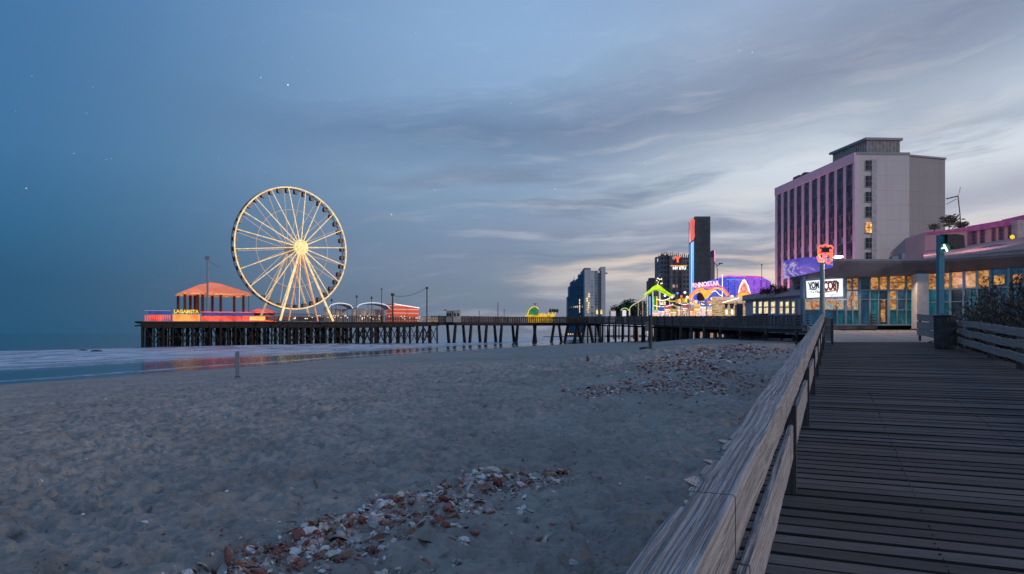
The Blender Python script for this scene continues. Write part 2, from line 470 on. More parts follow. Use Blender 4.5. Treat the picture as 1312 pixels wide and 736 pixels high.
# ------------------------------------------------------------------ ocean
def make_sea():
    rs = [15.]
    while rs[-1] < 500: rs.append(rs[-1]*1.009)
    while rs[-1] < 14000: rs.append(rs[-1]*1.2)
    rs = np.array(rs)
    th = np.radians(np.concatenate([np.linspace(-100, -42, 40)[:-1], np.linspace(-42, 25, 420)[:-1], np.linspace(25, 70, 20)]))
    RR, TT = np.meshgrid(rs, th, indexing='ij')
    X = RR*np.sin(TT); Y = RR*np.cos(TT)
    u = shore_u(X, Y)
    uu = u+5*(vnoise(X*.03, Y*.03, 31)-.5)+2.0*(vnoise(X*.12, Y*.12, 32)-.5)
    Z = np.full_like(X, SEA)
    for c0, w, a in ((-24, 2.6, .16), (-55, 3.2, .30), (-97, 4.0, .45), (-135, 6, .35)):
        Z += a*np.exp(-((uu-c0)/w)**2)*(.35+.65*vnoise(X*.02+c0, Y*.02, 33))
    Z += (.10*(vnoise(u*.25, Y*.05, 34)-.5)+.06*(vnoise(u*.7, Y*.2, 35)-.5))*sstep(-u, 4, 30)*(1-sstep(RR, 300, 500))
    nr, nt = RR.shape
    co = np.stack([X, Y, Z], -1).reshape(-1, 3)
    idx = np.arange(nr*nt).reshape(nr, nt)
    q = np.stack([idx[:-1, :-1], idx[:-1, 1:], idx[1:, 1:], idx[1:, :-1]], -1).reshape(-1, 4)[:, ::-1]
    me = bpy.data.meshes.new('sea')
    me.vertices.add(len(co)); me.vertices.foreach_set('co', co.ravel().astype(np.float32))
    me.loops.add(q.size); me.loops.foreach_set('vertex_index', q.ravel().astype(np.int32))
    me.polygons.add(len(q)); me.polygons.foreach_set('loop_start', np.arange(0, q.size, 4, dtype=np.int32))
    me.polygons.foreach_set('loop_total', np.full(len(q), 4, np.int32))
    me.polygons.foreach_set('use_smooth', np.ones(len(q), bool))
    me.update(calc_edges=True)
    m, T = new_mat('sea_water')
    pos = T.node('ShaderNodeNewGeometry').outputs['Position']
    X_, Y_, Z_ = T.sep(pos)
    U = T.m('ADD', T.m('SUBTRACT', X_, T.m('MULTIPLY', Y_, .27)), 64.3)
    warp = T.noise(T.comb(T.m('MULTIPLY', X_, .02), T.m('MULTIPLY', Y_, .02), 0), 1.0, 3)
    Uw = T.m('ADD', U, T.m('MULTIPLY', T.m('SUBTRACT', warp, .5), 14))
    lace = T.noise(T.comb(T.m('MULTIPLY', Uw, .35), T.m('MULTIPLY', Y_, .09), 0), 1.0, 6, .66, .5)
    lace2 = T.noise(T.comb(T.m('MULTIPLY', Uw, 1.1), T.m('MULTIPLY', Y_, .35), 0), 1.0, 5, .7, .4)
    f = None
    for c0, w in ((-3, 2.0), (-22, 3.5), (-52, 5), (-94, 7)):
        g = T.step(T.m('ABSOLUTE', T.m('SUBTRACT', Uw, c0)), w, 0)
        f = g if f is None else T.m('MAXIMUM', f, g)
    f = T.m('MULTIPLY', f, T.step(lace2, .38, .62))
    surf = T.m('MULTIPLY', T.m('MULTIPLY', T.step(Uw, -125, -85), T.step(Uw, -13, -34)), T.step(lace, .37, .56, .22, .95))
    f = T.m('MAXIMUM', T.m('MULTIPLY', f, .95), surf, clamp=True)
    c = T.mix(f, (.012, .028, .040), (.62, .62, .68))
    rg = T.m('ADD', .07, T.m('MULTIPLY', f, .5))
    b1 = T.noise(T.comb(T.m('MULTIPLY', U, .6), T.m('MULTIPLY', Y_, .22), 0), 1.0, 6, .62)
    b2 = T.noise(T.comb(T.m('MULTIPLY', U, 3.0), T.m('MULTIPLY', Y_, 1.6), 0), 1.0, 4, .6)
    h = T.m('ADD', b1, T.m('MULTIPLY', b2, .22))
    finish(m, T, c, rg, h, .36, .24, ior=1.33)
    me.materials.append(m)
    o = link('sea', me); o['kind'] = 'structure'
make_sea()

# ------------------------------------------------------------------ shared materials
M = {}
M['deck'] = wood('deck_board_wood', (.052, .043, .041), (.130, .108, .102), .8, 40, .5, .8, 'x', .35)
M['rail'] = wood('rail_wood', (.070, .064, .066), (.46, .43, .43), .85, 85, .5, .14)
M['fence'] = wood('fence_wood', (.12, .11, .11), (.36, .33, .32), .8, 32, .6, .35)
M['post'] = wood('post_wood', (.03, .027, .028), (.11, .10, .10), .85, 26, .8, .3, 'z')
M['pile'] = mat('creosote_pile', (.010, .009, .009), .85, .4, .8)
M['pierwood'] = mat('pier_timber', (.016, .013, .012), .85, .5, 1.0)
M['railwood'] = mat('pier_rail_timber', (.075, .050, .038), .85, .5, .8)
M['trestle'] = mat('walkway_timber', (.085, .075, .072), .85, .5, .9)
M['plaza'] = mat('plaza_concrete', (.20, .165, .155), .7, .18, .5, .3, 14)
M['white'] = mat('white_paint', (.62, .62, .64), .5, .08)
M['grey'] = mat('grey_paint', (.24, .24, .26), .6, .12)
M['dkgrey'] = mat('dark_metal', (.03, .032, .036), .45, .3)
M['black'] = mat('black_metal', (.008, .009, .011), .4, .3)
M['tealm'] = mat('teal_paint', (.025, .17, .24), .4, .2)
M['bluem'] = mat('pale_blue_frame', (.14, .22, .29), .4, .2)
M['fascia'] = mat('roof_fascia', (.125, .115, .130), .45, .25, .5)
M['rooftop'] = mat('flat_roof', (.16, .14, .15), .8, .25)

# ------------------------------------------------------------------ boardwalk
A = math.atan(410/900)
H2 = Vector((math.sin(A), math.cos(A), 0)); T2 = Vector((math.cos(A), -math.sin(A), 0))
SL = .0356*math.cos(A)              # rise per metre along the boardwalk
def bw(s, t, dz=0.0):               # point on the boardwalk surface
    return H2*s+T2*t+Vector((0, 0, -1.5+SL*s+dz))

# deck object: local x across, local y along the walk
def make_deck():
    o_rot = Matrix((T2, Vector((H2.x, H2.y, SL)).normalized(), T2.cross(Vector((H2.x, H2.y, SL)).normalized()))).transposed()
    mb = MB(); s = -4.0; r = random.Random(3)
    while s < 34.2:
        w = r.choice([.172, .178, .178, .184]); g = r.uniform(.026, .040)
        x0 = -.62+r.uniform(-.02, .02); x1 = 4.32+r.uniform(-.03, .03)
        n = 26 if s < 14 else 6
        dz = r.uniform(-.006, .006); tl = r.uniform(-.006, .006); cup = r.uniform(-.004, .004)
        ph = r.uniform(0, 6); vs = []; fs = []
        prof = [(0, -.05), (0, -.012), (.007, 0), (w/2, cup), (w-.007, 0), (w, -.012), (w, -.05)]
        for i in range(n+1):
            xx = x0+(x1-x0)*i/n; wob = .004*math.sin(xx*2.2+ph)
            for yy, zz in prof:
                e = .003*math.sin(xx*9+ph*3+yy*30) if n > 10 else 0
                vs.append((xx, s+yy+wob+(e if yy in (0, w) else 0), dz+tl*math.sin(xx+ph)+zz))
        m_ = len(prof)
        for i in range(n):
            for j in range(m_-1):
                fs.append((i*m_+j, (i+1)*m_+j, (i+1)*m_+j+1, i*m_+j+1))
        fs.append(tuple(range(m_))); fs.append(tuple(reversed(range(n*m_, n*m_+m_))))
        mb.add(vs, fs); s += w+g
    nb = MB(); rn = random.Random(12)
    s = -1.0
    while s < 14:
        for x_ in (-.50, .60, 1.80, 3.00, 4.20):
            for dy in (.05, .14): nb.tube((x_+rn.gauss(0, .008), s+dy+rn.gauss(0, .006), .0), (x_, s+dy, .0075), .0055, n=6)
        s += .207
    me = nb.mesh('boardwalk_nails', mat('nail', (.02, .016, .015), .6)); o2 = link('boardwalk_nails', me); o2['kind'] = 'structure'
    mt2 = o_rot.to_4x4(); mt2.translation = Vector((0, 0, -1.5)); o2.matrix_world = mt2
    me = mb.mesh('boardwalk', M['deck']); me.materials.append(mat('board_edge_shade_grime', (.010, .009, .008), .95, .3, 4))
    for p in me.polygons:       # seam shade painted near-black on every board's edges, along with grime
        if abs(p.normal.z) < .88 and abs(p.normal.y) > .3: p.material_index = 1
    o = link('boardwalk', me); o['kind'] = 'structure'
    mt = o_rot.to_4x4(); mt.translation = Vector((0, 0, -1.5)); o.matrix_world = mt
    jb = MB()
    for t in (-.5, .6, 1.8, 3.0, 4.2): jb.bar(bw(-4, t, -.13), bw(34, t, -.13), .06, .18)
    for s in np.arange(-3, 34, 2.8):
        for t in (-.45, 4.15):
            p = bw(s, t, -.2); jb.bar((p.x, p.y, -3.6), p, .16)
    j = jb.build('boardwalk_frame', M['post']); j['kind'] = 'structure'
make_deck()

# nails, holes: small dark nail heads in two rows
def make_rail():
    mr = .0467*math.cos(A)
    d = Vector((H2.x, H2.y, mr)).normalized(); side = Vector((-T2.x, -T2.y, 0)); up = d.cross(side)
    rot = Matrix((d, side, up)).transposed().to_euler()
    root = thing('boardwalk_railing', 'weathered grey wooden handrail with a chipped cap running along the left edge of the boardwalk', 'railing', (0, 0, 0), rot)
    # local: x along, y to the left (+), z up ; top surface at z=-.63
    cs = math.cos(math.atan(mr))
    r = random.Random(5)
    def beam(name, x0, x1, y0, y1, z0, z1, chips=(), nx=None, seed=0, top_round=.006):
        L = x1-x0; nx = nx or max(4, int(L/.05)); ny = 12
        prof = []
        b = top_round
        prof += [(y0, z0), (y0, z1-b), (y0+b, z1)]
        prof += [(y0+b+(y1-y0-2*b)*k/ny, z1) for k in range(1, ny)]
        prof += [(y1-b, z1), (y1, z1-b), (y1, (z0+z1)/2), (y1, z0)]
        vs = []; fs = []; rr = random.Random(seed)
        ph = [rr.uniform(0, 6) for _ in range(6)]
        for i in range(nx+1):
            x_ = x0+L*i/nx
            chip = 0
            for (c0, w, dpt) in chips:
                k = abs(x_-c0)/w
                if k < 1: chip = max(chip, dpt*(1-k**3)*(.75+.25*math.sin(x_*70+ph[0])))
            for (yy, zz) in prof:
                y_ = yy; z_ = zz
                if chip and y_ > y1-chip and z_ > z0+.04:
                    ex = (y_-(y1-chip))
                    y_ = y1-chip+ex*.15; z_ -= ex*.55
                e = .0011*math.sin(x_*5.3+ph[1])+.0007*math.sin(x_*13+ph[2])
                if zz >= z1-b: z_ += e+.0012*math.sin(yy*190+ph[3]+2*math.sin(x_*3+ph[4]))
                if yy in (y0, y1): y_ += e*1.2
                vs.append((x_, y_, z_))
        m_ = len(prof)
        for i in range(nx):
            for j in range(m_-1): fs.append((i*m_+j, i*m_+j+1, (i+1)*m_+j+1, (i+1)*m_+j))
            fs.append((i*m_+m_-1, i*m_, (i+1)*m_, (i+1)*m_+m_-1))
        fs.append(tuple(reversed(range(m_)))); fs.append(tuple(range(nx*m_, nx*m_+m_)))
        mb = MB(); mb.add(vs, fs)
        return mb.build(name, M['rail'], root, local=True)
    K = lambda Y: Y/math.cos(A)
    js = [-2.2, K(2.15), K(4.75), K(7.9), K(11.1), K(14.3), K(17.5), K(20.7), K(24), K(27.5), K(31.5)]
    for i in range(len(js)-1):
        a, b = js[i]+.006, js[i+1]-.006
        ch = ()
        if i == 0: ch = ((2.25, .14, .030), (1.2, .3, .006))
        if i == 1: ch = ((2.52, .10, .034), (2.95, .20, .045), (3.32, .07, .03), (4.4, .5, .006))
        if i == 2: ch = ((6.3, .4, .008),)
        dz = r.uniform(-.003, .003)
        beam('top_rail', a, b, .288, .446, -.63-.205+dz, -.63+dz, ch, seed=i, nx=None if i > 3 else int((b-a)/.012))
        a2, b2 = a+.4, b+.4
        beam('lower_rail', a2 if i else a, b2-.012 if i < len(js)-2 else b, .284, .324, -1.27+dz, -1.0+dz, (), seed=i+40, nx=int((b-a)/.06), top_round=.004)
    # splinters lifted off the cap's left edge
    for (x_, y_, l, w, h) in ((2.42, .432, .17, .026, .010), (3.20, .43, .13, .024, .006), (2.78, .425, .10, .024, .004)):
        sp = MB(); sp.add([(x_, y_-w, -.634), (x_+l, y_-w*.5, -.636), (x_+l*.85, y_+.03, -.63+h*.3), (x_+.01, y_+.035, -.62+h), (x_+.02, y_+.01, -.645), (x_+l, y_, -.65)],
               [(0, 1, 2, 3), (0, 4, 5, 1), (3, 2, 5, 4), (0, 3, 4), (1, 5, 2)])
        sp.build('splinter', M['rail'], root, local=True)
    # posts stand just inside the side boards
    for i, Y in enumerate((2.15, 5.55, 8.75, 12.0, 15.2, 18.4, 21.8, 25.2, 28.4, 31.2)):
        s = K(Y); zt = -.63-.21; zb = -1.5-.25+(SL-mr)*s
        mb = MB(); mb.lohi((s-.05, .262, zb), (s+.05, .350, zt))
        if i == 0: mb = MB(); mb.lohi((s-.14, .292, zb), (s-.05, .40, zt))
        mb.build('post', M['post'], root, local=True)
    return root
make_rail()

def plank_fence(label, pts, hgt, posts_at, seed, name='plank_fence', zfun=None, nplank=3, tall=.195, back=T2):
    """horizontal boards nailed on short posts; pts = world xy polyline"""
    r = random.Random(seed)
    p0 = pts[0]
    root = thing(name, label, 'fence', (p0[0], p0[1], zfun(*p0)))
    L = []
    for i in range(len(pts)-1):
        a = Vector((*pts[i], 0)); b = Vector((*pts[i+1], 0))
        d = (b-a); ln = d.length; d.normalize()
        for k in range(nplank):
            zc = (hgt-tall/2) - k*(hgt-.10)/nplank
            za = zfun(a.x, a.y)+zc+r.uniform(-.02, .02); zb = zfun(b.x, b.y)+zc+r.uniform(-.02, .02)
            mb = MB(); n = 16; vs = []; fs = []
            ph = r.uniform(0, 6)
            nx_ = Vector((-d.y, d.x, 0))
            for q in range(n+1):
                xx = (ln-.012)*q/n
                for (yy, zz) in ((-.02, -tall/2), (-.02, tall/2), (.02, tall/2), (.02, -tall/2)):
                    vs.append((xx, yy+.008*math.sin(xx*2+ph), zz+.010*math.sin(xx*1.7+ph)+.004*math.sin(xx*8+ph)))
            for q in range(n):
                for j in range(4): fs.append((q*4+j, q*4+(j+1) % 4, (q+1)*4+(j+1) % 4, (q+1)*4+j))
            fs += [(3, 2, 1, 0), (n*4, n*4+1, n*4+2, n*4+3)]
            mb.add(vs, fs)
            o = mb.build('plank', M['fence'], root, local=True)
            dd = Vector((d.x*ln, d.y*ln, zb-za)).normalized(); sd_ = nx_; uu = dd.cross(sd_)
            mt = Matrix((dd, sd_, uu)).transposed()
            o.rotation_euler = mt.to_euler(); o.location = Vector((a.x, a.y, za))-root.location
        for fr in posts_at:
            q = a+d*ln*fr; zz = zfun(q.x, q.y)
            mb = MB(); off = back*.075
            mb.box((q.x+off.x, q.y+off.y, zz+hgt/2-.10), (.10, .10, hgt+.1), rz=-A)
            mb.build('post', M['post'], root)
    return root
zdeck = lambda x_, y_: -1.5+SL*(x_*H2.x+y_*H2.y)
def st(s, t): q = H2*s+T2*t; return (q.x, q.y)
plank_fence('three-board weathered fence on the right side of the boardwalk, in front of the dark shrubs', [st(9.0, 3.72), st(12.6, 3.80), st(16.2, 3.86), st(19.9, 3.95), st(23.6, 4.02), st(29.6, 4.12)], 1.0, (.06, .94), 1, zfun=zdeck)
plank_fence('short board fence between the round bin and the white column of the pavilion', [st(30.6, 4.1), st(34.0, 4.0), st(38.5, 3.7)], 1.15, (.05, .95), 2, zfun=zdeck, tall=.30)
# short end return where the handrail stops
plank_fence('small boxed timber fence end just beyond the end of the left handrail', [st(32.2, -.50), st(32.0, -.02)], 1.12, (.1, .9), 6, zfun=zdeck, tall=.32, name='fence_end')

# bin
def make_bin():
    c = st(28.9, 3.62); z0 = zdeck(*c)+.01
    root = thing('litter_bin', 'dark round ribbed litter bin standing between the two board fences', 'litter bin', (c[0], c[1], z0))
    mb = MB(); n = 40; vs = []; fs = []
    for zz, r0 in ((0, .31), (.04, .325), (1.12, .345), (1.14, .35)):
        for i in range(n):
            t = 2*math.pi*i/n; rr = r0-(.018 if i % 2 else 0)
            vs.append((c[0]+rr*math.cos(t), c[1]+rr*math.sin(t), z0+zz))
    for k in range(3):
        for i in range(n): fs.append((k*n+i, k*n+(i+1) % n, (k+1)*n+(i+1) % n, (k+1)*n+i))
    fs.append(tuple(reversed(range(n))))
    mb.add(vs, fs); mb.build('body', mat('bin_body', (.045, .04, .045), .8, .5, 3, .8, 30, .02), root)
    mb = MB(); pts = [(c[0]+.345*math.cos(t), c[1]+.345*math.sin(t), z0+1.16) for t in np.linspace(0, 2*math.pi, 33)[:-1]]
    mb.path(pts, .03, 8, True); mb.build('rim', M['dkgrey'], root)
    mb = MB(); mb.tube((c[0], c[1], z0+.9), (c[0], c[1], z0+.92), .30, n=24); mb.build('liner', M['black'], root)
make_bin()

# ------------------------------------------------------------------ plaza in front of the glass pavilion
def make_plaza():
    e = [st(34.1, -.62), (20.3, 47), (25.2, 60), (36, 82), (75, 80), (75, 40), (34, 36), st(39, 4.4), st(34.1, 4.32)]
    zz = [-1.5+.0356*min(p[1], 62)-.004 for p in e]
    mb = MB(); mb.prism(e, [z_-2.6 for z_ in zz], zz)
    o = mb.build('plaza', M['plaza']); o['kind'] = 'structure'
make_plaza()

# ------------------------------------------------------------------ emissive paints for lamps, lit panels, neon
E = {}
E['cream'] = emat('wheel_bulbs', (1.0, .64, .30), .92, .35, .8)
E['creamdim'] = emat('wheel_bulbs_far', (1.0, .62, .34), .42, .4, 1.5)
E['hub'] = emat('hub_bulbs', (.95, .72, .30), .85, .45, 1.6)
E['red'] = emat('red_lit_panel', (.85, .06, .03), 1.25, .6, .35)
E['redhot'] = emat('red_neon', (1, .12, .06), 1.6, .4, 3)
E['orange'] = emat('orange_lit_panel', (.90, .24, .04), 1.2, .5, .4)
E['amber'] = emat('amber_lit_panel', (1.0, .42, .10), 1.6, .3, 1.2)
E['yellow'] = emat('yellow_letters', (1.0, .58, .03), .95, .3, 1)
E['blue'] = emat('blue_lit_panel', (.02, .07, .32), .45, .6, .5)
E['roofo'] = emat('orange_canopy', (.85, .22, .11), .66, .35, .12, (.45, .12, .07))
E['cool'] = emat('cool_bulbs', (.85, .92, 1.0), 1.5, .2, 2)
E['warmw'] = emat('warm_bulbs', (1.0, .82, .55), 1.8, .2, 2)
E['lime'] = emat('lime_canopy', (.55, .85, .01), .95, .4, .5)
E['green'] = emat('green_bulbs', (.15, .9, .15), .8, .4, 1)
E['pink'] = emat('pink_neon', (1.0, .25, .45), 1.4, .4, 2)
E['bluen'] = emat('blue_neon', (.10, .38, 1.0), 1.0, .4, .3)
E['white'] = emat('lit_white_panel', (.86, .92, 1.0), 1.0, .05, 1)
E['orangen'] = emat('orange_neon', (1.0, .38, .05), 1.25, .4, .6)

# ------------------------------------------------------------------ amusement pier (left head)
pier_front = [(-134.5, 244.0), (-131, 243.0), (-100, 261), (-66, 285), (-31.8, 309)]
def fline(t):      # t in 0..1 along the front edge from the sea end
    a = Vector((-131, 243, 0)); b = Vector((-31.8, 309, 0)); return a+(b-a)*t
FD = (Vector((-31.8, 309, 0))-Vector((-131, 243, 0))); FL = FD.length; FD.normalize(); BK = Vector((-FD.y, FD.x, 0))
def dz_(t): return 4.1+.75*t
def pp(t, d, z_): q = fline(t)+BK*d; return Vector((q.x, q.y, z_))
DEPTH = 34.0
def make_pier():
    root = thing('amusement_pier', 'long dark timber pier on dense piles carrying the big wheel out over the surf', 'pier', fline(.5)+Vector((0, 0, SEA)))
    mb = MB()
    poly = [pp(.006, 3, 0), pp(.018, 0, 0), pp(1, 0, 0), pp(1, 12, 0), pp(.86, DEPTH, 0), pp(.08, DEPTH, 0), pp(.03, DEPTH-10, 0)]
    za = [3.6+.75*t for t in (.006, .018, 1, 1, .86, .08, .03)]
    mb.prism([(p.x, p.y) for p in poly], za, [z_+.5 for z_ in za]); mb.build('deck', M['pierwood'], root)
    # girders: stepped, uneven underside like in the photo
    mb = MB(); r = random.Random(4)
    for d in (.6, 7.5, 15, 22.5, 30):
        mb.bar(pp(.018+.0016*d, d, 2.95), pp(.995 if d < 12 else .9, d, 3.65), .5, 1.15)
        mb.bar(pp(.026+.0016*d, d, 2.10), pp(.9, d, 2.80), .45, .62)
    for i in range(38):
        t = .03+.97*i/37; mb.bar(pp(t, .2, 2.75+.75*t), pp(t, DEPTH-1 if t < .86 else 11.5, 2.75+.75*t), .35, .45)
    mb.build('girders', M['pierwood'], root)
    stuff = MB()
    for i in range(38):
        t = .026+i/37*.965; zt = 2.6+.75*t
        for k, d in enumerate((.6, 7.5, 15, 22.5, 30)):
            if t > .86 and d > 11: continue
            q = pp(max(t, .024+.0016*d)+r.uniform(-.005, .005), d+r.uniform(-.6, .6), 0)
            rad = r.uniform(.26, .50)
            if k < 2:
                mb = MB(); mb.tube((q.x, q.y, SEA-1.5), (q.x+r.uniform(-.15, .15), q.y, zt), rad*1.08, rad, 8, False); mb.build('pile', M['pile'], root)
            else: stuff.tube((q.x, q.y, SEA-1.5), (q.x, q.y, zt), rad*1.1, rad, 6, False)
    o = stuff.build('inner_piles', M['pile'], root); o['kind'] = 'stuff'
    br = MB()
    for i in range(37):
        t0, t1 = .03+.96*(i+.1)/37, .03+.96*(i+.9)/37
        for d in (.6, 7.5, 15):
            if t0 > .86 and d > 11: continue
            a = r.random()
            if t0 < .10 and a < .6: continue
            if a < .7: br.bar(pp(t0, d, SEA+1.0), pp(t1, d, 2.3), .24)
            if .25 < a: br.bar(pp(t1, d, SEA+1.2), pp(t0, d, 2.1), .24)
            if a > .4: br.bar(pp(t0, d, -1.2), pp(t1, d, -1.1), .2)
    o = br.build('cross_bracing', M['pierwood'], root); o['kind'] = 'stuff'
    # parapet: red, orange and dark slat stretches
    def para(name, t0, t1, za, zb, m, d=.15, n=1, th=.12):
        mb = MB()
        for k in range(n):
            ta, tb = t0+(t1-t0)*k/n, t0+(t1-t0)*(k+(1 if n == 1 else .62))/n
            a, b = pp(ta, d, 0), pp(tb, d, 0); A_, B_ = dz_(ta), dz_(tb)
            mb.sheet([(a.x, a.y, A_+za), (b.x, b.y, B_+za), (b.x, b.y, B_+zb), (a.x, a.y, A_+zb)], BK, th)
        return mb.build(name, m, root)
    para('red_panel', .030, .100, .12, 2.25, E['red'], n=12)
    para('orange_panel', .104, .180, .10, 2.40, E['orange'], d=.05)
    para('red_panel', .183, .30, .15, 2.0, E['red'])
    para('red_panel', .303, .395, .15, 2.15, E['red'], d=.1)
    s_ = para('lit_sign_board', .325, .385, .45, 1.85, E['amber'], d=-.08)
    para('blue_panel', .04, .100, 2.55, 3.6, E['blue'], d=.7)
    para('blue_panel', .185, .34, 2.2, 3.3, E['blue'], d=.9)
    para('white_trim', .025, .40, -.08, .06, M['grey'], d=-.05)
    para('white_trim', .104, .184, 2.44, 2.70, M['white'], d=.02)
    para('top_rail', .03, .10, 3.7, 3.86, M['white'], d=1.2)
    para('top_rail', .184, .40, 3.35, 3.6, E['red'], d=1.3)
    para('slat_fence', .40, .60, .1, 2.1, M['railwood'], n=26)
    para('slat_fence', .60, .78, .1, 2.4, M['railwood'], n=28)
    para('slat_fence', .785, .91, .1, 2.3, M['railwood'], n=20)
    para('top_rail', .40, .96, 2.35, 2.5, M['railwood'])
    para('amber_fence', .93, .995, .1, 2.0, patmat('amber_fence', [(0, (.02, .01, .005)), (.45, (.05, .02, .01)), (.62, (.9, .45, .08)), (1, (1, .6, .2))], .4, 1.3), n=14)
    # small bulbs and bits on the rail
    mb = MB()
    for i in range(44):
        t = r.uniform(.42, .92); q = pp(t, -.05, dz_(t)+r.choice([1.2, 1.7, 2.4])); mb.box(q, (.25, .25, .25))
    o = mb.build('rail_bulbs', E['warmw'], root); o['kind'] = 'stuff'
    # letters
    tx = pp(.141, -.1, dz_(.15)+3.45)
    mb = text_mb('LAGAMSTA', 1.75, .12, frame(tx, FD), .05, .92); mb.build('yellow_lettering', E['yellow'], root)
    tx = pp(.355, -.14, dz_(.38)+1.1)
    mb = text_mb('TOFROTEN', 1.1, .05, frame(tx, FD), .01); mb.build('sign_lettering', E['redhot'], root)
    # under-deck lamps light the water and the timber
make_pier()

def make_pavilion():
    root = thing('open_pavilion', 'open sided pavilion with glowing orange canopy roof at the sea end of the pier', 'pavilion', pp(.22, 12, 4.2))
    def q(t, d, z_): return pp(t, d, z_)
    # positions measured against the pier line
    t0, t1 = .138, .315
    mb = MB()
    e0 = [q(t0, 3, 15.0), q(t1+.02, 3, 15.2), q(t1+.02, 20, 15.2), q(t0, 20, 15.0)]
    e1 = [q(t0+.055, 8, 18.2), q(t1-.06, 8, 18.6), q(t1-.06, 16, 18.6), q(t0+.055, 16, 18.2)]
    e2 = [q(t0+.09, 10, 19.0), q(t1-.09, 10, 19.3), q(t1-.09, 14, 19.3), q(t0+.09, 14, 19.0)]
    e_ = [p-Vector((0, 0, .5)) for p in e0]
    vs = e_+e0+e1+e2; fs = [(3, 2, 1, 0), (12, 13, 14, 15)]
    for k in range(3):
        for i in range(4): fs.append((k*4+i, k*4+(i+1) % 4, k*4+4+(i+1) % 4, k*4+4+i))
    mb.add(vs, fs); mb.build('roof', E['roofo'], root)
    mb = MB()
    for i in range(4): mb.bar(e0[i]-Vector((0, 0, .65)), e0[(i+1) % 4]-Vector((0, 0, .65)), .5, .45)
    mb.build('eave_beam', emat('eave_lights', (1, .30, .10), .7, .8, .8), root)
    pm = mat('red_brown_post', (.14, .035, .025), .6)
    for t in (t0+.004, .178, .192, .245, .313):
        for d in (3.6, 19.2):
            mb = MB(); a = q(t, d, 0); mb.lohi((a.x-.38, a.y-.38, dz_(t)), (a.x+.38, a.y+.38, 14.9)); mb.build('post', pm, root)
    mb = MB(); a = q(.332, 5, 0); mb.tube((a.x, a.y, 4.3), (a.x, a.y, 14.8), .12); mb.build('post', M['dkgrey'], root)
make_pavilion()

def pole(name, label, px, Y, y_top, z0, r0=.2, m=None, cap=True, cat='pole', r1=None):
    a = P(px, y_top, Y)
    root = thing(name, label, cat, (a.x, a.y, z0))
    mb = MB(); mb.tube((a.x, a.y, z0), a, r0, r1 or r0*.8); mb.build('shaft', m or M['dkgrey'], root)
    if cap:
        mb = MB(); mb.box((a.x, a.y, a.z+.1), (r0*4, r0*2, r0*3)); mb.build('cap', m or M['dkgrey'], root)
    return root, a
pr, pa = pole('mast', 'tall grey mast rising through the orange canopy roof near the sea end', 266, 258, 331, 4.2, .42, M['grey'])
mb = MB(); mb.path([pa+Vector((0, 0, -1)), pa+Vector((2, 0, -2)), pa+Vector((4.2, 0, -3.4))], .06); mb.build('guy_wire', M['dkgrey'], pr)

# low round ride beside the pavilion
def make_round():
    c = pp(.395, 14, 4.4)
    root = thing('ticket_rotunda', 'low round red and white tiered kiosk between the pavilion and the wheel', 'kiosk', c)
    r = 5.6
    for nm, z0, z1, ra, rb, m in (('wall', 0, 1.8, r*.9, r*.9, E['red']), ('fascia', 1.8, 2.5, r*1.02, r*1.02, M['white']), ('gallery', 2.5, 3.4, r*.8, r*.8, M['dkgrey']), ('fascia', 3.4, 4.1, r, r, mat('lit_fascia', (.75, .7, .7), .5)), ('roof', 4.1, 5.2, r*.9, r*.35, E['red'])):
        mb = MB(); mb.tube(c+Vector((0, 0, z0)), c+Vector((0, 0, z1)), ra, rb, 20); mb.build(nm, m, root)
make_round()

